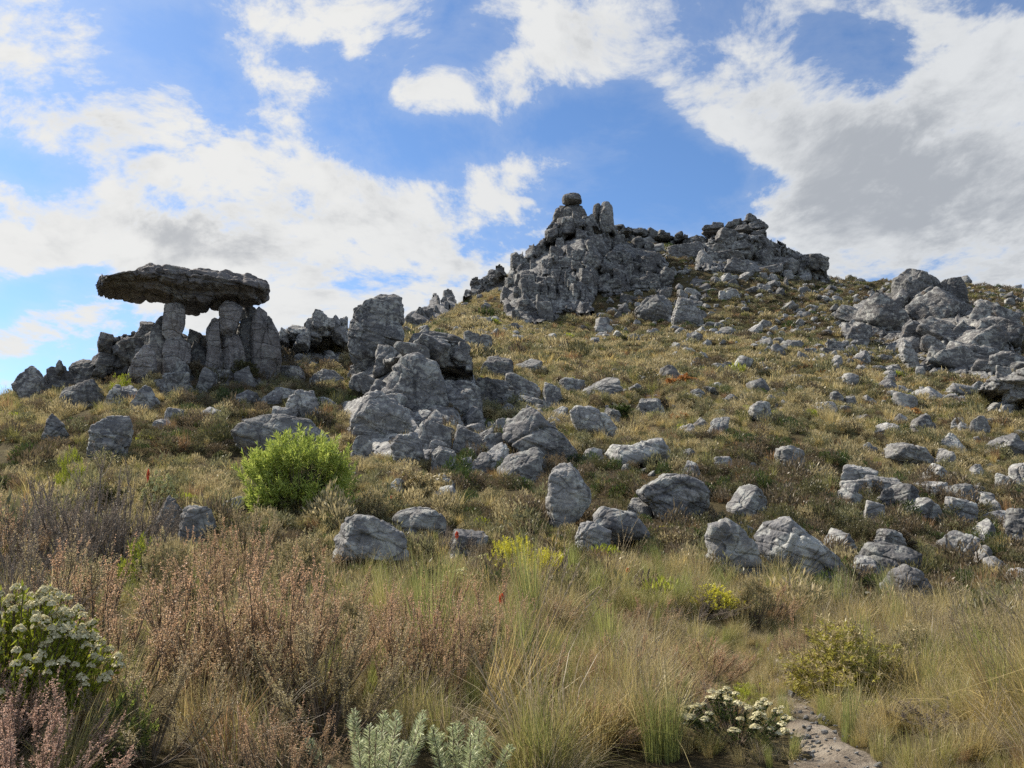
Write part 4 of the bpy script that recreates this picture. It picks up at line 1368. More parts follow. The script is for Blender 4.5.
rubble('grey block in the shattered ground between leaning slab and swirling boulder', 'blocks of the shattered ground', [(420, 446), (440, 430), (470, 430), (496, 424), (508, 440), (500, 456), (470, 474), (440, 470)], 18, 13, 14, 'rp')
rubble('pale stone of the low band between the jointed column and the sloping slab', 'stones of the low band', [(484, 404), (500, 390), (530, 394), (560, 402), (566, 416), (540, 416), (510, 420), (492, 422)], 18, 12, 15, 'pr')
rubble('flat grey slab of the scree spread before the huge crag', 'slabs of the scree before the crag', [(790, 352), (820, 342), (846, 342), (880, 358), (926, 368), (930, 382), (860, 372), (820, 368)], 14, 9, 16, 'pr', 'sbl')
rubble('pale broken rock in the band below the summit cliffs', 'broken rocks below the summit cliffs', [(590, 314), (626, 292), (670, 288), (730, 276), (790, 274), (780, 292), (700, 306), (640, 306), (610, 330)], 13, 8, 17, 'cp', 'bsr', .7)
rubble('rough boulder strewn on the brow in front of the mushroom rock', 'boulders on the brow before the mushroom rock', [(110, 392), (180, 384), (250, 384), (330, 378), (346, 398), (270, 402), (180, 404), (120, 412)], 24, 13, 23, 'rd', 'brs', .5)
rubble('grey boulder strewn over the shady slope towards the gully', 'boulders of the shady slope', [(830, 470), (900, 470), (1024, 470), (1040, 560), (960, 560), (900, 530), (840, 520)], 30, 17, 24, 'rp', 'brs', .33)

# ------------------------------------------------------------------ plants
def unit(v):
    return v / (np.linalg.norm(v, axis=-1, keepdims=True) + 1e-9)


def leaves(pos, dr, ln, wd, rg, cup=0.0):
    """one diamond per leaf"""
    n = len(pos)
    dr = unit(dr)
    sd = unit(np.cross(dr, rg.normal(size=(n, 3))))
    ln = np.broadcast_to(np.asarray(ln, float), (n,))[:, None]
    wd = np.broadcast_to(np.asarray(wd, float), (n,))[:, None]
    v = np.stack([pos, pos + dr * ln * .5 + sd * wd * .5, pos + dr * ln, pos + dr * ln * .5 - sd * wd * .5], 1)
    return v.reshape(-1, 3), np.arange(n * 4).reshape(n, 4)


def tubes(paths, rad):
    """three-sided tapered stems; paths (n, k, 3), rad (n, k)"""
    n, k, _ = paths.shape
    d = unit(np.gradient(paths, axis=1))
    a = unit(np.cross(d, np.array([.31, .77, .17])))
    b = np.cross(d, a)
    ang = np.array([0, 2.094, 4.189])
    v = paths[:, :, None] + rad[:, :, None, None] * (a[:, :, None] * np.cos(ang)[None, None, :, None] + b[:, :, None] * np.sin(ang)[None, None, :, None])
    idx = np.arange(n * k * 3).reshape(n, k, 3)
    f = np.stack([idx[:, :-1], np.roll(idx, -1, 2)[:, :-1], np.roll(idx, -1, 2)[:, 1:], idx[:, 1:]], -1)
    return v.reshape(-1, 3), f.reshape(-1, 4)


def blades(base, az, ln, lean, wd, seg=4, droop=1.0):
    """arched grass blades as narrow ribbons"""
    n = len(base)
    t = np.linspace(0, 1, seg + 1)[None]
    hx = np.stack([np.cos(az), np.sin(az)], -1)
    bend = lean[:, None] * (t ** (1.5 + .5 * droop)) * ln[:, None]
    up = ln[:, None] * (t - .42 * (lean[:, None] ** 2) * t ** 2.6 * droop)
    c = np.concatenate([base[:, None, :2] + hx[:, None] * bend[..., None], (base[:, None, 2] + up)[..., None]], -1)
    tw = az + np.pi / 2 + np.random.default_rng(n).uniform(-1, 1, n)
    sd = np.stack([np.cos(tw), np.sin(tw), 0 * tw], -1)[:, None]
    w = (wd[:, None] * (1 - .9 * t ** 1.6))[..., None]
    v = np.stack([c - sd * w / 2, c + sd * w / 2], 2)
    idx = np.arange(n * (seg + 1) * 2).reshape(n, seg + 1, 2)
    f = np.stack([idx[:, :-1, 0], idx[:, :-1, 1], idx[:, 1:, 1], idx[:, 1:, 0]], -1).reshape(-1, 4)
    return v.reshape(-1, 3), f


def join(*vf):
    V, Fq, n = [], [], 0
    for v, f in vf:
        V.append(v)
        Fq.append(f + n)
        n += len(v)
    return np.concatenate(V), np.concatenate(Fq)


def bezier(p0, p1, p2, k):
    t = np.linspace(0, 1, k)[None, :, None]
    return (1 - t) ** 2 * p0[:, None] + 2 * t * (1 - t) * p1[:, None] + t * t * p2[:, None]


def samp(paths, t):
    """points on paths (n,k,3) at parameter t (n,m) -> (n,m,3) with tangents"""
    n, k, _ = paths.shape
    x = np.clip(t * (k - 1), 0, k - 1.001)
    i = x.astype(int)
    f = (x - i)[..., None]
    r = np.arange(n)[:, None]
    return paths[r, i] * (1 - f) + paths[r, i + 1] * f, unit(paths[r, i + 1] - paths[r, i])


# --- foliage colours
M_TWIG = plain('bark_twigs', (0.15, 0.118, 0.088))
M_GTWIG = plain('grey_twigs', (0.22, 0.195, 0.17))
M_HEATH = leaf_material('brown_heath_leaves', [(0.403, 0.304, 0.166), (0.530, 0.382, 0.230), (0.615, 0.431, 0.267)], .48, (0.700, 0.451, 0.285), (.45, 1.05), .8, 1.2)
M_HEATH2 = leaf_material('olive_heath_leaves', [(0.30, 0.27, 0.13), (0.42, 0.36, 0.19), (0.52, 0.43, 0.26)], .48, (0.58, 0.46, 0.28), (.5, 1.1), .8, 1.2)
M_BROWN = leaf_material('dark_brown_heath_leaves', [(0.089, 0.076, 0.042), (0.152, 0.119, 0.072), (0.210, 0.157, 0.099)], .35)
M_MOSS = leaf_material('dull_olive_leaves', [(0.075, 0.075, 0.032), (0.120, 0.115, 0.050), (0.17, 0.155, 0.07)], .35)
M_SUNNY = leaf_material('olive_yellow_leaves', [(0.297, 0.290, 0.060), (0.459, 0.432, 0.090), (0.621, 0.553, 0.144)], .42)
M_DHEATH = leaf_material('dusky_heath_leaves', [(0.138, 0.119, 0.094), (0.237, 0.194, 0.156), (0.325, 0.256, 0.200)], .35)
M_PINK = leaf_material('pinkish_heath_leaves', [(0.450, 0.319, 0.237), (0.625, 0.419, 0.325), (0.725, 0.488, 0.388)], .45)
M_GREEN = leaf_material('bright_green_leaves', [(0.19, 0.265, 0.050), (0.33, 0.405, 0.080), (0.50, 0.54, 0.135)], .45)
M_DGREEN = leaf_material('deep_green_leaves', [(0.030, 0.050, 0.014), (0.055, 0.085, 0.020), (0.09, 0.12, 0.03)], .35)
M_LIME = leaf_material('lime_leaves', [(0.20, 0.25, 0.028), (0.34, 0.38, 0.040), (0.44, 0.46, 0.055)], .42)
M_YELL = leaf_material('yellow_leaves', [(0.46, 0.44, 0.040), (0.60, 0.57, 0.055), (0.68, 0.63, 0.09)], .42)
M_OLIVE = leaf_material('olive_leaves', [(0.115, 0.117, 0.059), (0.204, 0.200, 0.099), (0.298, 0.274, 0.141)], .40)
M_OCHRE = leaf_material('ochre_leaves', [(0.260, 0.229, 0.124), (0.410, 0.346, 0.185), (0.515, 0.426, 0.242)], .40)
M_GREYG = leaf_material('grey_green_leaves', [(0.34, 0.39, 0.20), (0.48, 0.53, 0.30), (0.60, 0.63, 0.42)], .40)
M_CREAM = leaf_material('cream_flowers', [(0.56, 0.52, 0.30), (0.68, 0.63, 0.40), (0.78, 0.73, 0.50)], .30, vmin=.85, vmax=1.12)
M_CREAMY = leaf_material('yellowish_cream_flowers', [(0.46, 0.46, 0.18), (0.58, 0.56, 0.26), (0.68, 0.66, 0.36)], .25, vmin=.8, vmax=1.15)
M_STRAW = leaf_material('straw_blades', [(0.291, 0.248, 0.109), (0.450, 0.377, 0.181), (0.611, 0.513, 0.281)], .42)
M_GOLD = leaf_material('golden_blades', [(0.336, 0.265, 0.100), (0.488, 0.388, 0.157), (0.644, 0.517, 0.248)], .45)
M_GRASS = leaf_material('olive_blades', [(0.154, 0.165, 0.050), (0.265, 0.260, 0.081), (0.415, 0.373, 0.135)], .42)
M_REED = leaf_material('green_reeds', [(0.170, 0.202, 0.062), (0.289, 0.315, 0.097), (0.421, 0.421, 0.152)], .42)
M_GREYB = leaf_material('grey_dry_blades', [(0.235, 0.196, 0.132), (0.360, 0.297, 0.200), (0.496, 0.414, 0.284)], .38)
M_RUST = leaf_material('rusty_blades', [(0.212, 0.133, 0.067), (0.320, 0.196, 0.097), (0.426, 0.263, 0.133)], .42)
M_RED = leaf_material('red_petals', [(0.50, 0.06, 0.03), (0.62, 0.11, 0.05), (0.70, 0.19, 0.09)], .3)
M_ORNG = leaf_material('orange_leaves', [(0.357, 0.149, 0.052), (0.468, 0.230, 0.078), (0.510, 0.345, 0.130)], .3)


def heath_parts(seed, h, w, nprim=24, nsub=15, nleaf=58, ll=.0125, lw=.0048, lean=(0, 0)):
    """a wiry heath: fans of stems carrying feathery upright sprigs"""
    rg = np.random.default_rng(seed)
    a = rg.uniform(0, 2 * np.pi, nprim)
    r = np.sqrt(rg.uniform(0, 1, nprim)) * w / 2
    z = h * (1 - .42 * (r / (w / 2)) ** 2) * rg.uniform(.50, 1.0, nprim)
    p0 = np.stack([np.cos(a) * r * .15, np.sin(a) * r * .15, 0 * a - .05], 1)
    p2 = np.stack([np.cos(a) * r + lean[0] * z, np.sin(a) * r + lean[1] * z, z], 1)
    p1 = p2 * np.array([.75, .75, .35]) + rg.normal(size=(nprim, 3)) * .05 * h
    pr = bezier(p0, p1, p2, 7)
    sv, sf = tubes(pr, np.linspace(.0085, .0018, 7)[None] * np.ones((nprim, 1)) * (h / 1.0) ** .5)
    tt = rg.uniform(.38, 1.0, (nprim, nsub))
    q, tg = samp(pr, tt)
    q, tg = q.reshape(-1, 3), tg.reshape(-1, 3)
    ns = len(q)
    d = unit(tg * 1.1 + np.array([0, 0, .55]) + rg.normal(size=(ns, 3)) * .26)
    L = rg.uniform(.13, .30, ns) * h
    e = q + d * L[:, None]
    sb = bezier(q, (q + e) / 2 + rg.normal(size=(ns, 3)) * .02 * h, e, 4)
    s2 = tubes(sb, np.linspace(.0022, .0009, 4)[None] * np.ones((ns, 1)))
    lt = rg.uniform(.05, 1.0, (ns, nleaf))
    lp, lg = samp(sb, lt)
    lp, lg = lp.reshape(-1, 3), lg.reshape(-1, 3)
    n = len(lp)
    ld = lg * .55 + rg.normal(size=(n, 3)) * .55
    lv = leaves(lp, ld, ll * rg.uniform(.6, 1.4, n), lw * rg.uniform(.7, 1.3, n), rg)
    return join((sv, sf), s2), lv


def bush_parts(seed, h, w, nshoot=420, nleaf=26, ll=.085, lw=.018, clump=40, tipfrac=.0, fill=.55):
    """dense rounded bush: leafy shoots gathered in clumps over a dome, gaps between"""
    rg = np.random.default_rng(seed)
    d = unit(rg.normal(size=(clump, 3)))
    d[:, 2] = np.abs(d[:, 2]) * 1.0 - .08
    rad = rg.uniform(fill, 1.0, clump) ** .6
    cc = d * rad[:, None] * np.array([w / 2 * .86, w / 2 * .86, h * .84]) + np.array([0, 0, .06 * h])
    k = rg.integers(0, clump, nshoot)
    sp = cc[k] + rg.normal(size=(nshoot, 3)) * np.array([w, w, h]) * .062
    sp[:, 2] = np.maximum(sp[:, 2], .05 * h)
    up = unit(unit(sp * np.array([1, 1, .8])) * .75 + np.array([0, 0, .75]) + rg.normal(size=(nshoot, 3)) * .22)
    sl = rg.uniform(.09, .17, nshoot) * h
    en = sp + up * sl[:, None]
    pr = bezier(np.stack([sp[:, 0] * .1, sp[:, 1] * .1, 0 * sp[:, 0]], 1)[::5], (sp * np.array([.6, .6, .35]))[::5], sp[::5], 6)
    stems = tubes(pr, np.linspace(.022, .005, 6)[None] * np.ones((len(pr), 1)) * h / 2)
    tl = rg.uniform(0, 1, (nshoot, nleaf))
    lp = sp[:, None] + (en - sp)[:, None] * tl[..., None]
    ld = up[:, None] * (.35 + .9 * tl[..., None]) + rg.normal(size=(nshoot, nleaf, 3)) * .55
    lp, ld, tl = lp.reshape(-1, 3), ld.reshape(-1, 3), tl.ravel()
    n = len(lp)
    top = (tl > 1 - tipfrac) & (np.repeat(unit(sp)[:, 2], nleaf) > .35)
    sz = rg.uniform(.65, 1.25, n)
    body = leaves(lp[~top], ld[~top], ll * sz[~top], lw * sz[~top], rg)
    tips = leaves(lp[top], ld[top], ll * sz[top], lw * 1.15 * sz[top], rg) if top.any() else None
    return stems, body, tips


def flower_parts(seed, h, w, nhead=60, hr=.035, flat=True):
    """leafy low shrub whose shoots end in flat heads of many small flowers"""
    rg = np.random.default_rng(seed)
    a = rg.uniform(0, 2 * np.pi, nhead)
    r = np.sqrt(rg.uniform(0, 1, nhead)) * w / 2
    z = h * (1 - .55 * (r / (w / 2)) ** 2) * rg.uniform(.80, 1.0, nhead)
    tip = np.stack([np.cos(a) * r, np.sin(a) * r, z], 1)
    p0 = tip * np.array([.15, .15, 0])
    pr = bezier(p0, tip * np.array([.7, .7, .45]), tip, 7)
    stems = tubes(pr, np.linspace(.008, .003, 7)[None] * np.ones((nhead, 1)))
    tl = rg.uniform(.45, .99, (nhead, 46))
    lp, lg = samp(pr, tl)
    lp, lg = lp.reshape(-1, 3), lg.reshape(-1, 3)
    ld = lg * .8 + rg.normal(size=(len(lp), 3)) * .5
    lv = leaves(lp, ld, .042 * rg.uniform(.7, 1.3, len(lp)), .013, rg)
    # heads
    nf = 60
    rr_ = np.sqrt(rg.uniform(0, 1, (nhead, nf)))
    aa = rg.uniform(0, 2 * np.pi, (nhead, nf))
    size = hr * rg.uniform(.5, 1.25, nhead)[:, None]
    hp = tip[:, None] + np.stack([np.cos(aa) * rr_ * size, np.sin(aa) * rr_ * size, size * .62 * (1 - rr_ ** 2) + rg.normal(size=(nhead, nf)) * size * .06], -1)
    nm = unit(np.stack([np.cos(aa) * rr_ * .8, np.sin(aa) * rr_ * .8, 1.0 + 0 * rr_], -1) + rg.normal(size=(nhead, nf, 3)) * .35)
    hp, nm = hp.reshape(-1, 3), nm.reshape(-1, 3)
    s1 = unit(np.cross(nm, rg.normal(size=(len(nm), 3))))
    s2 = np.cross(nm, s1)
    q = .0105 * hr / .035
    fv = np.stack([hp + s1 * q, hp + s2 * q, hp - s1 * q, hp - s2 * q], 1).reshape(-1, 3)
    return stems, lv, (fv, np.arange(len(fv)).reshape(-1, 4))


def cone_parts(seed, n, h, spread, r=.028):
    """upright shoots thick with short hairy leaves"""
    rg = np.random.default_rng(seed)
    b = rg.normal(size=(n, 2)) * spread * .5
    z = h * rg.uniform(.55, 1.0, n)
    tip = np.stack([b[:, 0] * 1.3, b[:, 1] * 1.3, z], 1)
    p0 = np.stack([b[:, 0] * .5, b[:, 1] * .5, 0 * z], 1)
    pr = bezier(p0, (p0 + tip) / 2 * np.array([1.1, 1.1, 1]), tip, 7)
    st = tubes(pr, np.full((n, 7), .006))
    nl = 230
    tl = 1 - rg.uniform(0, .75, (n, nl)) ** 1.2
    lp, lg = samp(pr, tl)
    out = rg.normal(size=(n, nl, 3))
    out = unit(out - (out * lg).sum(-1, keepdims=True) * lg)
    ld = out * .8 + lg * .75
    endr = np.clip((1 - tl) / .10, .35, 1)
    lv = leaves(lp.reshape(-1, 3) + out.reshape(-1, 3) * .004, ld.reshape(-1, 3), (r * 1.15 * endr).ravel() * rg.uniform(.8, 1.2, n * nl), .009, rg)
    return st, lv


def tuft_vf(seed, n, h, w, lean, wd, seg=4, droop=1.0, hv=.45):
    rg = np.random.default_rng(seed)
    a = rg.uniform(0, 2 * np.pi, n)
    r = np.sqrt(rg.uniform(0, 1, n)) * w / 2
    base = np.stack([np.cos(a) * r, np.sin(a) * r, 0 * a - .03], 1)
    az = a + rg.normal(size=n) * .7
    return blades(base, az, h * rg.uniform(hv, 1.0, n), np.abs(rg.normal(size=n)) * lean, wd * rg.uniform(.6, 1.3, n), seg, droop)


def seedheads(seed, n, h, w):
    """tall thin culms with a feathery head"""
    rg = np.random.default_rng(seed)
    a = rg.uniform(0, 2 * np.pi, n)
    r = np.sqrt(rg.uniform(0, 1, n)) * w / 2
    p0 = np.stack([np.cos(a) * r, np.sin(a) * r, 0 * a], 1)
    L = h * rg.uniform(.7, 1, n)
    lean = rg.normal(size=(n, 2)) * .14
    e = p0 + np.stack([lean[:, 0] * L, lean[:, 1] * L, L], 1)
    pr = bezier(p0, p0 + np.stack([0 * L, 0 * L, L * .6], 1), e, 6)
    st = tubes(pr, np.full((n, 6), .0016))
    tl = rg.uniform(.72, 1, (n, 26))
    lp, lg = samp(pr, tl)
    lp, lg = lp.reshape(-1, 3), lg.reshape(-1, 3)
    return join(st, leaves(lp, lg + rg.normal(size=lp.shape) * .22, .022, .005, rg))


def shrub(name, label, cat, parts, loc, rotz=0, sc=1.0, group=None):
    """parts: (part name, (verts, faces), material)"""
    root = empty(name, loc, rotz)
    tag(root, label, cat, group)
    for pn, vf, mt in parts:
        if vf is None:
            continue
        link(pn, mesh(pn, vf[0], vf[1]), mt, root)
    root.scale = (sc, sc, sc) if not hasattr(sc, '__len__') else sc
    return root


def gp(px, rho):
    """a spot on the ground at a bearing and a distance"""
    d = ray(px, 520)
    k = rho / math.hypot(d[0], d[1])
    x, y = d[0] * k, d[1] * k
    return np.array([x, y, height(x, y)[0]])


PLANTED = []

TK = np.array(TAKEN)
# the trail: (px, py) down its middle with half widths in pixels
TRAIL = [(846, 800, 50), (834, 768, 40), (822, 745, 30), (803, 722, 21), (792, 700, 19), (786, 684, 15), (783, 670, 9), (772, 655, 6), (764, 640, 4)]
TRW = []
for px, py, hw in TRAIL:
    P = cast(px, py)
    TRW.append((P[0], P[1], hw * mpp(P)))
TRW = np.array(TRW)


def trail_dist(x, y):
    best = np.full(len(x), 9e9)
    for k in range(len(TRW) - 1):
        a, b = TRW[k], TRW[k + 1]
        e = b[:2] - a[:2]
        t_ = np.clip(((x - a[0]) * e[0] + (y - a[1]) * e[1]) / (e @ e), 0, 1)
        wd = a[2] + (b[2] - a[2]) * t_
        best = np.minimum(best, np.hypot(x - a[0] - e[0] * t_, y - a[1] - e[1] * t_) - wd)
    return best



# ------------------------------------------------------------------ plants one by one
def plant_size(px, rho, ytop):
    P = gp(px, rho)
    return P, z_at(px, ytop, rho) - P[2]


def put(proto, pname, label, cat, parts_fn, px, rho, ytop, wpx, h0, w0, group=None, rz=None):
    """first call builds the shrub, later calls copy it and every part of it"""
    P, h = plant_size(px, rho, ytop)
    h = max(h, .15)
    w = wpx * mpp(P)
    sc = (w / w0, w / w0, h / h0)
    rz = rng.uniform(0, 6.28) if rz is None else rz
    if not proto.startswith(('stalk', 'red')):
        PLANTED.append((P[0], P[1], w * (.32 if cat == 'shrub' or cat == 'bush' else .1)))
    if proto not in PROTO:
        PROTO[proto] = shrub(pname, label, cat, parts_fn(), P, rz, sc, group)
        return PROTO[proto]
    r = dup(PROTO[proto], P, rz, sc)
    r.name = pname
    tag(r, label, cat)
    if group:
        r['group'] = group
    elif 'group' in r:
        del r['group']
    return r


PROTO = {}


def heath(seed, mt, twig=None, **kw):
    def fn():
        st, lv = heath_parts(seed, 1.0, 1.0, **kw)
        return [('stems', st, twig or M_TWIG), ('foliage', lv, mt)]
    return fn


HP = [('heath0', heath(41, M_HEATH)), ('heath1', heath(42, M_HEATH, lean=(.12, 0))), ('heath2', heath(43, M_HEATH2)), ('heath3', heath(44, M_HEATH2, nprim=30)),
      ('heath4', heath(45, M_PINK, ll=.014)), ('heath5', heath(46, M_DHEATH, M_GTWIG)), ('heath6', heath(47, M_HEATH, nprim=26, nsub=11))]
LB = {0: 'wispy reddish-brown heath shrub crowding the near slope', 2: 'wispy olive-brown heath shrub crowding the near slope', 4: 'pinkish feathery heath shrub low on the near slope', 5: 'dusky purplish heath shrub on the near slope'}
GR = {0: 'reddish-brown heath shrubs on the near slope', 2: 'olive-brown heath shrubs on the near slope', 4: 'pinkish heath shrubs on the near slope', 5: 'dusky heath shrubs on the near slope'}
HEATHS = [
    (52, 4.5, 682, 165, 4), (10, 4.9, 672, 120, 4), (128, 6.0, 590, 190, 0), (205, 6.8, 548, 190, 1), (262, 6.3, 560, 160, 0), (318, 6.2, 560, 130, 6), (335, 5.5, 606, 170, 2), 
    (165, 5.0, 655, 150, 2), (405, 6.6, 572, 120, 1),  (455, 6.4, 592, 130, 0), (482, 7.6, 578, 110, 6),  (104, 8.6, 540, 140, 0),
    (58, 9.5, 532, 130, 2), (18, 8.2, 552, 120, 5),  (430, 8.6, 574, 110, 6), (560, 8.6, 596, 100, 2),  (602, 5.3, 690, 110, 0),
    (350, 8.4, 572, 110, 0), (240, 10.2, 523, 110, 0), (290, 4.5, 705, 120, 0),   (-20, 7.0, 590, 160, 5), (195, 12.0, 530, 90, 0), (28, 12.5, 508, 110, 5),
    (92, 14.0, 463, 150, 5), (62, 15.5, 474, 110, 5), (130, 14.6, 476, 90, 5), (0, 14.0, 500, 90, 0),  (520, 10.0, 580, 90, 2), (655, 8.6, 612, 90, 2), (690, 10.2, 598, 80, 5),
    (545, 6.4, 640, 110, 0), (610, 7.0, 634, 100, 6), (665, 6.0, 668, 90, 1), (585, 9.2, 598, 80, 0), (700, 5.6, 690, 80, 5), (640, 9.6, 596, 70, 6), (525, 8.4, 598, 90, 0), (880, 7.6, 640, 60, 5), (960, 6.2, 700, 70, 5), (790, 8.6, 610, 50, 6),
    (760, 11.0, 580, 70, 6), (700, 7.4, 640, 90, 0), (930, 5.6, 700, 120, 5), (872, 6.2, 706, 60, 5), (1000, 8.6, 612, 120, 2), (950, 9.6, 610, 110, 2), (360, 14.0, 545, 70, 2), (300, 13.0, 545, 80, 0),
    (440, 15.5, 528, 70, 5), (570, 15.0, 560, 70, 5), (600, 12.5, 580, 80, 2), (250, 15.0, 505, 80, 2), (640, 15.5, 560, 70, 5), (690, 16.5, 555, 70, 2),
]
for px, rho, yt, wp, k in HEATHS:
    nm, fn = HP[k]
    lk = {1: 0, 6: 0, 3: 2}.get(k, k)
    put(nm, 'heath_shrub', LB[lk], 'shrub', fn, px, rho, yt, wp * 1.15, 1.0, 1.0, GR[lk])

# darker clumps tucked against the boulders further up
MB = [('clump0', 'heath', M_BROWN), ('clump1', 'heath', M_MOSS), ('clump2', 'dome', M_MOSS), ('clump3', 'dome', M_DGREEN), ('clump4', 'heath', M_BROWN), ('clump5', 'dome', M_BROWN), ('clump6', 'dome', M_OCHRE)]


def clump_fn(kind, mt, seed):
    def fn():
        if kind == 'heath':
            st, lv = heath_parts(seed, 1.0, 1.2, 26, 8, 26, .040, .013)
            return [('stems', st, M_TWIG), ('foliage', lv, mt)]
        st, lv, _ = bush_parts(seed, 1.0, 1.2, 240, 22, .10, .026, 30)
        return [('stems', st, M_TWIG), ('foliage', lv, mt)]
    return fn


CL = {'clump0': 'dusky brown heath clump tucked beside a boulder', 'clump1': 'olive-brown heath clump tucked beside a boulder', 'clump2': 'rounded olive bush growing beside a boulder', 'clump3': 'dark green bush growing beside a boulder',
      'clump4': 'dark reddish-brown heath clump tucked beside a boulder', 'clump5': 'dense dusky bush growing beside a boulder', 'clump6': 'rounded ochre bush growing beside a boulder'}
rr2 = np.random.default_rng(77)
near = [q for q in TAKEN if 16 < math.hypot(q[0], q[1]) < 62 and q[2] > .35]
cnt = 0
for _ in range(900):
    if cnt >= 190:
        break
    q = near[int(rr2.integers(len(near)))]
    an = rr2.uniform(0, 6.283)
    x, y = q[0] + math.cos(an) * (q[2] + .35), q[1] + math.sin(an) * (q[2] + .35)
    if math.sin(an) < -.25:          # not in front of the rock
        continue
    if (np.hypot(TK[:, 0] - x, TK[:, 1] - y) < TK[:, 2] * .9).any():
        continue
    k = int(rr2.choice(7, p=[.24, .2, .14, .1, .14, .12, .06]))
    nm, kd, mt = MB[k]
    s_ = rr2.uniform(.55, 1.15) * (.75 + math.hypot(x, y) / 110)
    P = np.array([x, y, height(x, y)[0] - .05])
    sc = (s_ * rr2.uniform(.9, 1.4), s_ * rr2.uniform(.9, 1.4), s_ * rr2.uniform(.7, 1.0))
    g_ = CL[nm].replace('clump tucked', 'clumps tucked').replace('bush growing', 'bushes growing').replace('a boulder', 'boulders')
    if nm not in PROTO:
        PROTO[nm] = shrub('heath_clump' if kd == 'heath' else 'low_bush', CL[nm], 'shrub', clump_fn(kd, mt, 800 + k)(), P, an, sc, g_)
    else:
        r = dup(PROTO[nm], P, an, sc)
        r['group'] = g_
    cnt += 1

# the bright green bush
P = cast(298, 513)
k_ = mpp(P)
st, lv, _ = bush_parts(5, 94 * k_, 112 * k_, 1000, 30, .125, .022, 56, fill=.62)
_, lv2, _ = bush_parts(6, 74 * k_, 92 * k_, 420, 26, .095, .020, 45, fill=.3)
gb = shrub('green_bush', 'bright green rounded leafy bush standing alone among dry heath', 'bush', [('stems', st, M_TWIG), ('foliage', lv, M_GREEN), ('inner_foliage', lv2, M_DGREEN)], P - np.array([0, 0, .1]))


def bush_fn(seed, mt, tip=None, frac=.35, shoots=260, nleaf=26, ll=.045, lw=.010, clump=40, fill=.5):
    def fn():
        st, lv, tp = bush_parts(seed, 1.0, 1.0, shoots, nleaf, ll, lw, clump, frac if tip else 0, fill)
        r = [('stems', st, M_TWIG), ('foliage', lv, mt)]
        if tip:
            r.append(('shoot_tips', tp, tip))
        return r
    return fn


def flower_fn(seed, mt, head, n=60, hr=.035):
    def fn():
        st, lv, fl = flower_parts(seed, .6, 1.0, n, hr)
        return [('stems', st, M_TWIG), ('foliage', lv, mt), ('flower_heads', fl, head)]
    return fn


put('white0', 'flowering_shrub', 'leafy shrub topped with flat creamy white flower heads in front of the tall heath', 'flowering shrub', flower_fn(11, M_LIME, M_CREAM, 210, .030), 34, 5.3, 586, 190, .6, 1.0)
put('white1', 'flowering_shrub', 'low shrub with white flower heads drooping over the edge of the sandy path', 'flowering shrub', flower_fn(12, M_DGREEN, M_CREAM, 60, .040), 728, 5.3, 688, 118, .6, 1.0)
put('white2', 'flowering_shrub', 'small yellowish cream flowering bush beyond the brown heath, below the low dark boulder', 'flowering shrub', flower_fn(13, M_OLIVE, M_CREAMY, 60, .055), 462, 11.6, 566, 62, .6, 1.0)
put('white2', 'flowering_shrub', 'pale yellow flowering bush next to the row of lime shrubs', 'flowering shrub', None, 484, 13.4, 552, 44, .6, 1.0)
put('white2', 'flowering_shrub', 'grey-cream flowering bush in front of the flat-faced tilted slab', 'flowering shrub', None, 660, 11.2, 578, 42, .6, 1.0)
put('white2', 'flowering_shrub', 'cream flowering bush nearest the yellow cushion bush', 'flowering shrub', None, 634, 10.4, 590, 34, .6, 1.0)
put('white2', 'flowering_shrub', 'cream-topped bush on the open slope beside the low pale stones', 'flowering shrub', None, 158, 20.0, 469, 34, .6, 1.0)
put('lime0', 'lime_shrub', 'lime shrub with upright yellow tips, tallest of the row behind the heath', 'shrub', bush_fn(21, M_SUNNY, M_YELL, .75), 513, 13.0, 526, 58, 1, 1)
put('lime0', 'lime_shrub', 'smaller lime-tipped shrub beside the tallest of the row', 'shrub', None, 547, 12.6, 540, 42, 1, 1)
put('lime0', 'lime_shrub', 'small lime-tipped shrub under the big smooth rounded boulder', 'shrub', None, 667, 19.5, 530, 28, 1, 1)
put('yellow0', 'yellow_cushion_bush', 'vivid yellow cushion bush in front of the flat-faced tilted slab', 'bush', bush_fn(22, M_OLIVE, M_YELL, .7, 240, 26, .05, .012), 711, 10.6, 582, 58, 1, 1)
put('lime1', 'lime_shrub', 'fresh lime green tuft behind the white flower heads at the path', 'shrub', bush_fn(23, M_LIME, None, 0, 160, 30, .07, .010, 30), 740, 6.5, 680, 46, 1, 1)
put('lime1', 'lime_shrub', 'spreading lime shrub among golden grass at the edge of the view', 'shrub', None, 972, 6.6, 690, 80, 1, 1)
put('lime1', 'lime_shrub', 'small yellow-green bush beside the sandy path', 'shrub', None, 856, 6.1, 718, 36, 1, 1)
put('lime1', 'lime_shrub', 'low lime bush in the brown heath near the upright pale stone', 'shrub', None, 142, 13.0, 528, 42, 1, 1)
put('lime1', 'lime_shrub', 'little lime bush between the wedge rock and the square bluish block', 'shrub', None, 67, 25.0, 441, 26, 1, 1)
put('lime1', 'lime_shrub', 'pale lime bush at the foot of the mushroom pillars', 'shrub', None, 112, 48.0, 370, 26, 1, 1)
put('olive1', 'olive_bush', 'dense olive-yellow bush at the bend of the sandy path', 'bush', bush_fn(24, M_SUNNY, M_OCHRE, .4, 900, 30, .05, .010, 80, .3), 832, 7.2, 618, 130, 1, 1)
put('olive0', 'olive_bush', 'olive bush in the tall grass between path and low edge stones', 'bush', bush_fn(26, M_OLIVE, M_OCHRE, .6, 480, 30, .04, .009, 50), 960, 8.8, 616, 70, 1, 1)
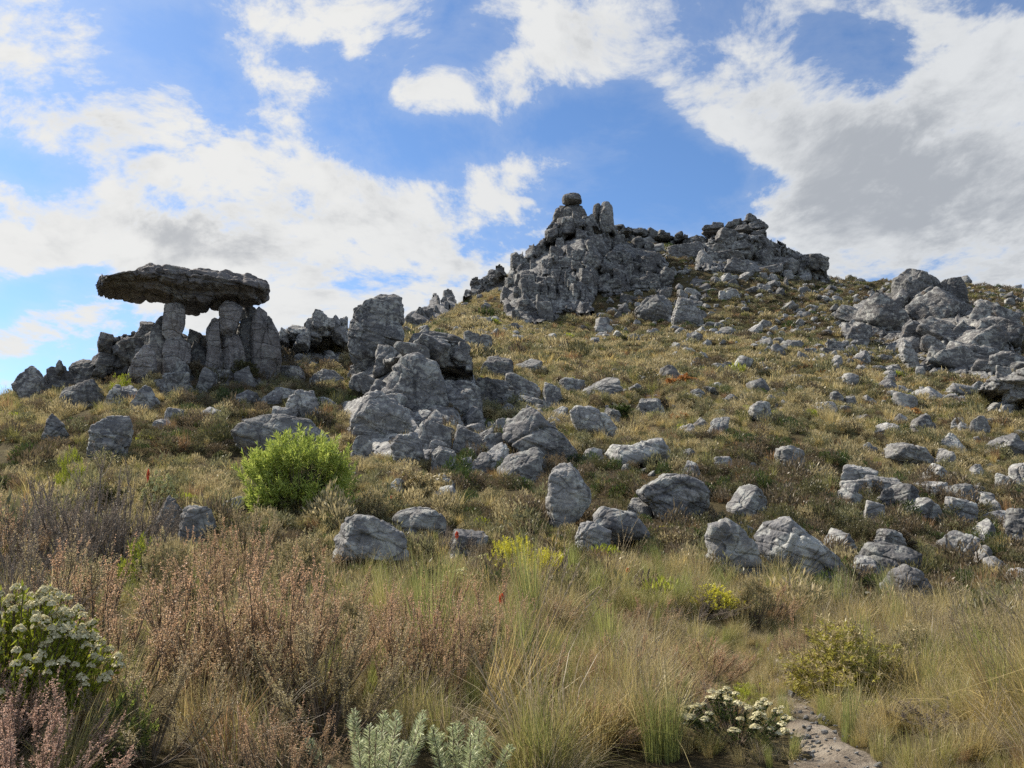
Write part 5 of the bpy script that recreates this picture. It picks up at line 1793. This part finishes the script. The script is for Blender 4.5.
put('olive0', 'olive_bush', 'olive-yellow bush half hidden in grass behind the path bush', 'bush', None, 900, 8.4, 622, 90, 1, 1)
put('olive0', 'olive_bush', 'ochre dome-shaped bush in front of the bright green bush', 'bush', None, 300, 11.5, 532, 66, 1, 1)
put('olive0', 'olive_bush', 'grey-olive bush against the side of the bright green bush', 'bush', None, 372, 18.5, 487, 44, 1, 1)
put('olive0', 'olive_bush', 'brown-tipped bush touching the vivid yellow cushion bush', 'bush', None, 750, 10.6, 572, 44, 1, 1)
put('deep0', 'deep_green_bush', 'small deep green bush in the shade under the brown heath', 'bush', bush_fn(25, M_DGREEN, M_GREEN, .5, 160, 24, .05, .010), 138, 4.9, 676, 64, 1, 1)
put('olive0', 'olive_bush', 'olive bush deep among the brown heath, level with the half buried stone', 'bush', None, 250, 6.9, 592, 80, 1, 1)
put('olive0', 'olive_bush', 'ochre-tipped bush rising from the brown heath before the rounded speckled boulder', 'bush', None, 345, 7.4, 590, 70, 1, 1)
put('olive0', 'olive_bush', 'ochre-tipped bush between the brown heath and the green reeds', 'bush', None, 490, 7.2, 610, 70, 1, 1)
put('olive0', 'olive_bush', 'low ochre-tipped bush near the top of the brown heath by the dusky mound', 'bush', None, 170, 10.5, 532, 60, 1, 1)
put('deep0', 'deep_green_bush', 'dark green bush between reeds in the middle of the near slope', 'bush', None, 545, 7.0, 652, 44, 1, 1)


def cone_fn():
    st, lv = cone_parts(31, 14, 1.0, .5, .075)
    return [('stems', st, M_TWIG), ('foliage', lv, M_GREYG)]


put('cone0', 'hairy_shoot_bush', 'cluster of hairy pale green upright shoots at the bottom of the view', 'bush', cone_fn, 378, 4.55, 708, 115, 1, 1.0)
put('cone0', 'hairy_shoot_bush', 'second cluster of hairy pale green shoots, with rounder heads', 'bush', None, 464, 4.5, 722, 115, 1, 1.0)


def reed_fn(seed, mt, n=230, dr=.5):
    return lambda: [('blades', tuft_vf(seed, n, 1.0, .42, .30, .0075, 5, dr, .55), mt), ('seed_heads', seedheads(seed + 3, 16, 1.12, .45), M_GREYB)]


RE = [
    ('reed0', M_REED, 562, 6.6, 640, 60, 'green reed tussock beside the dark green bush'),
    ('reed0', M_REED, 850, 7.0, 618, 70, 'tall green reed tussock rising behind the path bush'),
    ('reed0', M_REED, 655, 5.0, 668, 80, 'green reed tussock in front of the white flower heads'),
    ('reed1', M_GOLD, 585, 5.1, 660, 110, 'golden tussock low in the middle of the near slope'),
    ('reed1', M_GOLD, 985, 5.4, 668, 130, 'large golden tussock in the corner beyond the path'),
    ('reed1', M_GOLD, 900, 7.0, 625, 110, 'golden tussock on the bank above the path bend'),
    ('reed1', M_GOLD, 960, 7.4, 618, 110, 'golden tussock next to tall seed stalks'),
    ('reed2', M_STRAW, 640, 6.4, 628, 110, 'straw tussock arching in the centre of the near slope'),
    ('reed2', M_STRAW, 690, 8.0, 616, 90, 'straw tussock below the vivid yellow cushion bush'),
    ('reed2', M_STRAW, 535, 5.5, 690, 90, 'straw tussock bending out of the brown heath'),
    ('reed2', M_STRAW, 1015, 6.2, 640, 100, 'straw tussock at the edge of the view with tall stalks'),
    ('reed2', M_STRAW, 250, 9.0, 560, 60, 'straw tussock in front of the ochre dome-shaped bush'),
]
for nm, mt, px, rho, yt, wp, lb in RE:
    put(nm, 'grass_tussock', lb, 'tussock', reed_fn(60 + int(nm[-1]) * 5, mt, 260, .5 if nm == 'reed0' else 1.0), px, rho, yt + (0 if nm == 'reed0' else 16), wp, 1.0, .95)


for px, rho, yt, wp, k in [(925, 6.2, 655, 90, 1), (870, 8.6, 612, 80, 1), (1020, 7.6, 622, 90, 2), (955, 5.1, 712, 110, 2), (905, 5.6, 700, 80, 1), (610, 7.6, 628, 80, 2), (700, 6.2, 664, 70, 2), (545, 9.6, 592, 70, 1), (620, 10.4, 590, 60, 2), (880, 9.6, 604, 70, 2), (1000, 9.2, 606, 70, 1), (460, 9.2, 588, 60, 2)]:
    put('reed%d' % k, 'grass_tussock', 'rank dry-tipped grass tussock among lower grass on the near slope', 'tussock', None, px, rho, yt + 22, wp, 1.0, .95, 'rank grass tussocks on the near slope')


def stalk_fn():
    return [('stalks', seedheads(90, 14, 1.0, .4), M_STRAW)]


for px, rho, yt, wp, lb in [(986, 6.8, 592, 60, 'tall feathery seed stalks standing above the golden grass by the edge'), (1012, 6.4, 600, 40, 'outermost tall seed stalks at the very edge of the view'), (935, 7.6, 606, 50, 'loose tall seed stalks above the bank of golden tussocks'),
                            (795, 7.2, 612, 30, 'few thin seed stalks beside the path bush'), (600, 9.5, 585, 40, 'thin seed stalks in front of the low broad boulder'), (738, 8.4, 592, 30, 'bent seed stalks before the brown-tipped bush')]:
    put('stalk0', 'seed_stalks', lb, 'grass stalks', stalk_fn, px, rho, yt, wp, 1.0, .8)


def red_fn():
    rg = np.random.default_rng(3)
    st = tubes(bezier(np.zeros((1, 3)), np.array([[.03, 0, .5]]), np.array([[.02, .02, .93]]), 7), np.full((1, 7), .012))
    n = 90
    d = unit(rg.normal(size=(n, 3)) + np.array([0, 0, .5]))
    pet = leaves(np.array([[.02, .02, .93]]) + d * .02, d, .12, .045, rg)
    lf = leaves(rg.uniform(0, 1, (40, 1)) * np.array([[.02, .01, .85]]), rg.normal(size=(40, 3)) * .6 + np.array([0, 0, .6]), .14, .03, rg)
    return [('stem', st, M_TWIG), ('leaves', lf, M_OLIVE), ('petals', pet, M_RED)]


for px, rho, yt, lb in [(145, 19.0, 470, 'red flower on the open slope near the cream-topped bush'), (242, 30.0, 444, 'red flower under the end of the long flat slab'), (391, 19.5, 494, 'red flower beside the grey-olive bush'), (457, 14.5, 531, 'red flower behind the cream flowering bush'),
                        (627, 12.5, 567, 'red flower before the broad low boulder'), (594, 11.5, 578, 'red flower among dry stalks below the upright speckled boulder'), (502, 8.5, 594, 'red flower at the top of the brown heath'), (945, 8.2, 654, 'red flower in the golden grass on the bank')]:
    put('red0', 'red_flower', lb, 'flower', red_fn, px, rho, yt + 2, 11 * 9 / rho, 1.0, .45)
for px, py, lb in [(687, 384, 'orange-red shrub on the sunny slope, brightest there'), (672, 388, 'paler orange shrub beside the brightest orange one'), (680, 424, 'orange shrub above two touching rounded stones'), (912, 418, 'orange-tinged shrub beside the dark round stone')]:
    P = cast(px, py)
    k_ = mpp(P)
    st, lv, _ = bush_parts(int(px), 10 * k_, 19 * k_, 120, 18, .17, .05, 22)
    shrub('orange_shrub', lb, 'shrub', [('stems', st, M_TWIG), ('foliage', lv, M_ORNG)], P)

# ------------------------------------------------------------------ scattered cover (nobody could count it)
def source(name, parts):
    """one tuft for scattering: list of ((verts, faces), material)"""
    V, Fq, mi, n = [], [], [], 0
    for k, (vf, mt) in enumerate(parts):
        V.append(vf[0])
        Fq.append(vf[1] + n)
        mi.append(np.full(len(vf[1]), k, np.int32))
        n += len(vf[0])
    me = mesh(name, np.concatenate(V), np.concatenate(Fq))
    for _, mt in parts:
        me.materials.append(mt)
    me.polygons.foreach_set('material_index', np.concatenate(mi))
    return bpy.data.objects.new(name, me)


def scatter(name, label, cat, sources, pts, rot, scl, idx):
    col = bpy.data.collections.new(name + '_sources')
    for i, o in enumerate(sources):
        o.name = f'{name}_source_{i:02d}'
        col.objects.link(o)
    me = bpy.data.meshes.new(name)
    me.vertices.add(len(pts))
    me.vertices.foreach_set('co', np.asarray(pts, np.float32).ravel())
    for an, ty, val, prop in (('rot', 'FLOAT_VECTOR', rot, 'vector'), ('scl', 'FLOAT_VECTOR', scl, 'vector'), ('idx', 'INT', idx, 'value')):
        at_ = me.attributes.new(an, ty, 'POINT')
        at_.data.foreach_set(prop, np.asarray(val, np.int32 if ty == 'INT' else np.float32).ravel())
    o = bpy.data.objects.new(name, me)
    S.collection.objects.link(o)
    tag(o, label, cat, kind='stuff')
    ng = bpy.data.node_groups.new(name, 'GeometryNodeTree')
    ng.interface.new_socket('Geometry', in_out='INPUT', socket_type='NodeSocketGeometry')
    ng.interface.new_socket('Geometry', in_out='OUTPUT', socket_type='NodeSocketGeometry')
    gi, go = ng.nodes.new('NodeGroupInput'), ng.nodes.new('NodeGroupOutput')
    ip = ng.nodes.new('GeometryNodeInstanceOnPoints')
    ci = ng.nodes.new('GeometryNodeCollectionInfo')
    ci.inputs['Collection'].default_value = col
    ci.inputs['Separate Children'].default_value = True
    ci.inputs['Reset Children'].default_value = True
    ip.inputs['Pick Instance'].default_value = True

    def na(nm, ty):
        nd = ng.nodes.new('GeometryNodeInputNamedAttribute')
        nd.data_type = ty
        nd.inputs['Name'].default_value = nm
        return nd.outputs[0]
    L = ng.links.new
    L(gi.outputs[0], ip.inputs['Points'])
    L(ci.outputs[0], ip.inputs['Instance'])
    L(na('idx', 'INT'), ip.inputs['Instance Index'])
    L(na('rot', 'FLOAT_VECTOR'), ip.inputs['Rotation'])
    L(na('scl', 'FLOAT_VECTOR'), ip.inputs['Scale'])
    L(ip.outputs[0], go.inputs[0])
    md = o.modifiers.new('scatter', 'NODES')
    md.node_group = ng
    return o


def spots(n, r0, r1, power, seed, a0=-50, a1=52):
    rg = np.random.default_rng(seed)
    u = rg.uniform(0, 1, n)
    q = 2 - power
    rho = (r0 ** q + u * (r1 ** q - r0 ** q)) ** (1 / q) if abs(q) > 1e-6 else r0 * (r1 / r0) ** u
    th = np.radians(rg.uniform(a0, a1, n))
    return np.sin(th) * rho, np.cos(th) * rho, rho, rg


def clear(x, y, grow=.8, trail=.12, shrubs=False):
    ok = trail_dist(x, y) > trail
    # keep a little clear on the near side of each rock
    rr_ = np.hypot(x, y) + 1e-6
    x, y = x * (1 + .25 / rr_), y * (1 + .25 / rr_)
    for i in range(0, len(x), 4000):
        d = np.hypot(x[i:i + 4000, None] - TK[None, :, 0], y[i:i + 4000, None] - TK[None, :, 1])
        ok[i:i + 4000] &= (d > TK[None, :, 2] * grow).all(1)
    if shrubs:
        PL = np.array(PLANTED)
        rg = np.random.default_rng(len(x))
        for i in range(0, len(x), 4000):
            d = np.hypot(x[i:i + 4000, None] - PL[None, :, 0], y[i:i + 4000, None] - PL[None, :, 1])
            ok[i:i + 4000] &= (d > PL[None, :, 2] * rg.uniform(.7, 1.35, d.shape[0])[:, None]).all(1)
    return ok


def pick(rg, wts):
    c = np.cumsum(wts, axis=1)
    c /= c[:, -1:]
    return (rg.uniform(0, 1, len(wts))[:, None] > c).sum(1)


def lay(x, y, rg, s0, s1, tilt=.12, zs=(.8, 1.25), wind=.10):
    n = len(x)
    z = height(x, y)
    rot = np.stack([rg.normal(size=n) * tilt, rg.normal(size=n) * tilt + wind, rg.uniform(0, 6.283, n)], 1)
    s = rg.uniform(s0, s1, n)
    scl = np.stack([s, s, s * rg.uniform(*zs, n)], 1)
    return np.stack([x, y, z], 1), rot, scl


# near grass
g_src = []
for sd in range(3):
    g_src.append(source('a', [(tuft_vf(500 + sd, 130, .62, .28, .62, .0060), M_STRAW)]))
for sd in range(3):
    g_src.append(source('a', [(tuft_vf(510 + sd, 120, .58, .26, .52, .0058), M_GRASS), (tuft_vf(515 + sd, 40, .66, .26, .5, .0045), M_STRAW)]))
for sd in range(2):
    g_src.append(source('a', [(tuft_vf(520 + sd, 110, .66, .26, .58, .0058), M_GOLD), (seedheads(525 + sd, 9, .9, .22), M_GREYB)]))
for sd in range(2):
    g_src.append(source('a', [(tuft_vf(530 + sd, 100, .60, .32, .80, .0054), M_GREYB), (tuft_vf(533 + sd, 30, .5, .22, .4, .005), M_GRASS)]))
for sd in range(2):
    g_src.append(source('a', [(tuft_vf(540 + sd, 95, .70, .16, .16, .0058, 4, .5, .7), M_REED)]))
g_src.append(source('a', [(tuft_vf(550, 120, .60, .24, .34, .0050), M_RUST)]))
x, y, rho, rg = spots(17000, 4.5, 17, .75, 61)
ok = clear(x, y, .95, -9, True)
tdst = trail_dist(x, y)
ok &= ~((rho < 5.2) & (np.arctan2(x, y) > R(-14)) & (np.arctan2(x, y) < R(1)))
ok &= (tdst > -.03) | (rg.uniform(0, 1, len(x)) < .12)
# heath country on the near slope's sunny side keeps the grass thin
thn = rg.uniform(0, 1, len(x)) > np.clip((.02 - x / np.maximum(y, .1)) * 2.6, 0, .85) * (rho < 13)
thn &= fbm(p3(x * 1.1, y * 1.1), 2, 75) > np.where(x > 0, -.48, -.4)
ok &= thn & (rg.uniform(0, 1, len(x)) > np.clip((rho - 10.5) / 5.5, 0, .97))
x, y, rho = x[ok], y[ok], rho[ok]
sx = x / np.maximum(y, .1)
na = fbm(p3(x * .55, y * .55), 2, 71)
nb = fbm(p3(x * .9, y * .9), 2, 72)
wt_ = np.stack([.9 + na, .9 + na, .9 + na, .9 - na, .9 - na, .9 - na, .35 + 2.2 * np.clip(sx - .2, 0, 1) + 0 * na, .35 + 2.2 * np.clip(sx - .2, 0, 1), .6 + nb, .6 + nb, np.clip(.55 - nb, .1, 1.2), np.clip(.55 - nb, .1, 1.2), np.clip(.3 + nb - sx, .05, 2)], 1)
pts, rot, scl = lay(x, y, rg, .34, .80, .2, wind=.16)
dm = np.clip(trail_dist(x, y) / 1.2, .45, 1)[:, None]
scatter('grass', 'tufts of straw and olive grass covering the near slope', 'grass', g_src, pts, rot, scl * np.exp(rg.normal(size=len(x)) * .28)[:, None] * dm * np.clip(1.25 - rho / 34, .5, 1)[:, None], pick(rg, np.clip(wt_, .02, 9)))


# low heath and tussocks of the middle and upper slope
def low_dome(seed, n, h, w, ll, lw, up=.7):
    rg = np.random.default_rng(seed)
    d = unit(rg.normal(size=(n, 3)))
    d[:, 2] = np.abs(d[:, 2])
    lump = 1 + .28 * vnoise(d * 2.2 + seed, seed)
    p = d * (rg.uniform(.35, 1, n) ** .5 * lump)[:, None] * np.array([w / 2, w / 2, h])
    return leaves(p, unit(d) * .6 + np.array([0, 0, up]) + rg.normal(size=(n, 3)) * .5, ll * rg.uniform(.6, 1.4, n), lw * rg.uniform(.6, 1.4, n), rg)


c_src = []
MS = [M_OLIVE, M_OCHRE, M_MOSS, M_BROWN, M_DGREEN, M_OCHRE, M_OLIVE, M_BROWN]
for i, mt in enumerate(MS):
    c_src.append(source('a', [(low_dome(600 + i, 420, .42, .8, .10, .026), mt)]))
for i, mt in enumerate([M_STRAW, M_GOLD, M_GRASS, M_STRAW, M_RUST]):
    c_src.append(source('a', [(tuft_vf(620 + i, 110, .55, .34, .55, .014, 3), mt)]))
c_src.append(source('a', [(low_dome(640, 300, .36, .7, .10, .028), M_LIME)]))
c_src.append(source('a', [(low_dome(641, 260, .34, .7, .10, .030), M_ORNG)]))
NC = len(c_src)
x, y, rho, rg = spots(39000, 10.5, 75, .85, 62)
ok = clear(x, y, .80, .12, True)
ok &= fbm(p3(x * .7, y * .7), 2, 88) > -.42
x, y, rho = x[ok], y[ok], rho[ok]


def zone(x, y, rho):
    """how sunny-dry (1) or heathy (0) the slope is, gully shade painted in as heathy"""
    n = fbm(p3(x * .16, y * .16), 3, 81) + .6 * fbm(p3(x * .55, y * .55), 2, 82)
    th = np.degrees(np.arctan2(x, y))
    gully = np.exp(-((th - 15) / 19) ** 2 - ((np.log(rho) - np.log(22)) / .42) ** 2)  # real dark heath, plus shade painted by picking darker plant colours
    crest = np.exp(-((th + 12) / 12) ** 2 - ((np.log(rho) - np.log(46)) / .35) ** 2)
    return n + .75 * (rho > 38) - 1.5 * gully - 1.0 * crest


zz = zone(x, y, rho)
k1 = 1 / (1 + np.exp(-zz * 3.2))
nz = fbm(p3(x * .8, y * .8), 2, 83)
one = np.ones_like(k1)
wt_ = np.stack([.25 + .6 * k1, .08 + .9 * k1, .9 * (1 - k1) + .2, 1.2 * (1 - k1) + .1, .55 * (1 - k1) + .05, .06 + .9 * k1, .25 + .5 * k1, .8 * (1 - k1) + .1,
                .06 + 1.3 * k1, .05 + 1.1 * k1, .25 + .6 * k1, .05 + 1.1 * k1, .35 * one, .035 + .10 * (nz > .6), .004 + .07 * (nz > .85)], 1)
pts, rot, scl = lay(x, y, rg, .45, 1.0, .10, (.7, 1.4))
scl *= (np.clip(.50 + rho / 100, .6, 1.2) * np.exp(rg.normal(size=len(x)) * .30))[:, None]
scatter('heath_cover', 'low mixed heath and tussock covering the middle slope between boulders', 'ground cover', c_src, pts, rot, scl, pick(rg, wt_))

c2 = []
for i, mt in enumerate(MS):
    c2.append(source('a', [(low_dome(700 + i, 170, .46, 1.1, .20, .060), mt)]))
for i, mt in enumerate([M_STRAW, M_GOLD, M_GRASS, M_STRAW, M_RUST]):
    c2.append(source('a', [(tuft_vf(720 + i, 60, .55, .7, .6, .045, 2), mt)]))
c2.append(source('a', [(low_dome(740, 150, .40, 1.0, .2, .06), M_LIME)]))
c2.append(source('a', [(low_dome(741, 150, .40, 1.0, .2, .06), M_ORNG)]))
x, y, rho, rg = spots(59000, 62, 240, .9, 63, -16, 50)
ok = clear(x, y, .7)
ok &= fbm(p3(x * .3, y * .3), 2, 89) > -.42
x, y, rho = x[ok], y[ok], rho[ok]
zz = fbm(p3(x * .07, y * .07), 3, 84) + .5 * fbm(p3(x * .25, y * .25), 2, 85) + .75 - 2.3 * np.clip((rho - 95) / 45, 0, 1) * np.clip((np.arctan2(x, y) - .08) / .1, 0, 1)
k1 = 1 / (1 + np.exp(-zz * 3.0))
one = np.ones_like(k1)
wt_ = np.stack([.7 * one, .25 + .9 * k1, .9 * (1 - k1) + .1, 1.2 * (1 - k1) + .05, .5 * (1 - k1) + .05, .2 + .9 * k1, .5 * one, .7 * (1 - k1) + .1,
                .3 + 1.1 * k1, .15 + 1.1 * k1, .4 * one, .2 + 1.0 * k1, .5 * one, .04 * one, .012 * one], 1)
pts, rot, scl = lay(x, y, rg, .5, 1.1, .10, (.7, 1.3))
scl *= np.exp(rg.normal(size=len(x)) * .32)[:, None]
scatter('slope_tussock', 'straw and olive tussocks mottling the upper hillside', 'ground cover', c2, pts, rot, scl, pick(rg, wt_))

# small stones lying all over the slope, past the ones built one by one
s_src = []
for i in range(8):
    V, Fc = rock_verts(1.0, .62 + .06 * (i % 3), .85, 900 + i * 13, 3, 'rbsbrsbs'[i], embed=.2)
    me = mesh('a', V, Fc)
    me.materials.append(M_PALE if i % 2 else M_ROCK)
    s_src.append(bpy.data.objects.new('a', me))
x, y, rho, rg = spots(9000, 26, 215, .9, 64, -20, 42)
th = np.degrees(np.arctan2(x, y))
ns = fbm(p3(x * .09, y * .09), 2, 91) + .35 * (th > 2) + .6 * np.clip((rho - 90) / 70, 0, 1) * (th > 6)
ok = clear(x, y, .8) & (ns + rg.normal(size=len(x)) * .45 > .22)
x, y, rho, th = x[ok], y[ok], rho[ok], th[ok]
n = len(x)
z = height(x, y) - .03
sz = np.exp(rg.normal(size=n) * .5) * np.clip(rho / 95, .30, 1.25) * .62
rot = np.stack([rg.normal(size=n) * .2, rg.normal(size=n) * .2, rg.uniform(0, 6.283, n)], 1)
pts = np.stack([x, y, z], 1)
scl = np.stack([sz * rg.uniform(.8, 1.5, n), sz, sz * rg.uniform(.8, 1.2, n)], 1)
si = rg.integers(0, 8, n)
# the largest-looking of them become stones of their own
look = sz / rho * (np.abs(th) < 33)
big = np.argsort(-look)[:185]
rest = np.setdiff1d(np.arange(n), big)
for q in big:
    o = bpy.data.objects.new('stone', s_src[si[q]].data)
    S.collection.objects.link(o)
    o.location = pts[q]
    o.rotation_euler = rot[q]
    o.scale = scl[q]
    hi = rho[q] > 75
    tag(o, 'small weathered grey stone strewn on the upper hillside below the summit' if hi else 'small weathered grey stone strewn among tussocks of the middle slope', 'stone', 'stones strewn on the upper hillside' if hi else 'stones strewn on the middle slope')
scatter('scree', 'countless small grey stones strewn over the hillside', 'stones', s_src, pts[rest], rot[rest], scl[rest], si[rest])

# ------------------------------------------------------------------ trail
m, t, out = material('sandy_trail')
tcn = t.new('ShaderNodeTexCoord')
co = tcn.outputs['Object']
a_ = t.noise(co, 3.0, 6, .6)
b_ = t.noise(co, 26.0, 6, .7)
col = t.mix(t.ss(a_, .35, .65), (0.17, 0.14, 0.108), (0.33, 0.29, 0.235))
col = t.mix(t.ss(b_, .52, .70), col, (0.12, 0.095, 0.07))
lit_ = t.noise(co, 1.7, 7, .68)
col = t.mix(t.ss(lit_, .50, .60), col, (0.085, 0.070, 0.042))
bs = t.new('ShaderNodeBsdfPrincipled')
t.put(bs.inputs['Base Color'], col)
bs.inputs['Roughness'].default_value = 1.0
bs.inputs['Specular IOR Level'].default_value = 0.1
bp = t.new('ShaderNodeBump')
bp.inputs['Strength'].default_value = .8
bp.inputs['Distance'].default_value = .05
t.put(bp.inputs['Height'], t.m('ADD', a_, b_))
t.l.new(bp.outputs[0], bs.inputs['Normal'])
t.l.new(bs.outputs[0], out.inputs[0])
M_TRAIL = m
n = 60
tt = np.linspace(0, len(TRW) - 1.001, n)
ii = tt.astype(int)
ff = (tt - ii)[:, None]
cl = TRW[ii] * (1 - ff) + TRW[ii + 1] * ff
tg = unit(np.gradient(cl[:, :2], axis=0))
nrm = np.stack([tg[:, 1], -tg[:, 0]], 1)
cs = np.linspace(-1, 1, 13)
edge = cl[:, 2:3] * (1.0 + .30 * fbm(p3(cl[:, 1] * 2.6, 4.0), 3, 5)[:, None])
pp = cl[:, None, :2] + nrm[:, None] * (cs[None] * edge)[..., None]
px_, py_ = pp[..., 0].ravel(), pp[..., 1].ravel()
pz = height(px_, py_) + .03 + .022 * fbm(p3(px_ * 6, py_ * 6), 3, 7) - .03 * np.tile(np.abs(cs) ** 3, n)
idx = np.arange(n * 13).reshape(n, 13)
fq = np.stack([idx[:-1, :-1], idx[:-1, 1:], idx[1:, 1:], idx[1:, :-1]], -1).reshape(-1, 4)
tag(link('footpath', mesh('footpath', np.stack([px_, py_, pz], 1), fq), M_TRAIL), 'pale sandy footpath winding up between the grass', 'path', kind='structure')

# gravel on the trail
rg = np.random.default_rng(8)
n = 260
kk = rg.uniform(0, len(cl) - 1.01, n)
i0 = kk.astype(int)
c0 = cl[i0]
of = rg.uniform(-1.05, 1.05, n) * c0[:, 2]
x, y = c0[:, 0] + nrm[i0, 0] * of, c0[:, 1] + nrm[i0, 1] * of
sz = np.exp(rg.normal(size=n) * .6) * .013
pts = np.stack([x, y, height(x, y) + .035], 1)
rot = np.stack([rg.normal(size=n) * .3, rg.normal(size=n) * .3, rg.uniform(0, 6.283, n)], 1)
g2 = [bpy.data.objects.new('a', o.data) for o in s_src]
scatter('path_gravel', 'loose gravel and small stones lying on the sandy footpath', 'gravel', g2, pts, rot, np.stack([sz * 1.3, sz, sz], 1), rg.integers(0, 8, n))
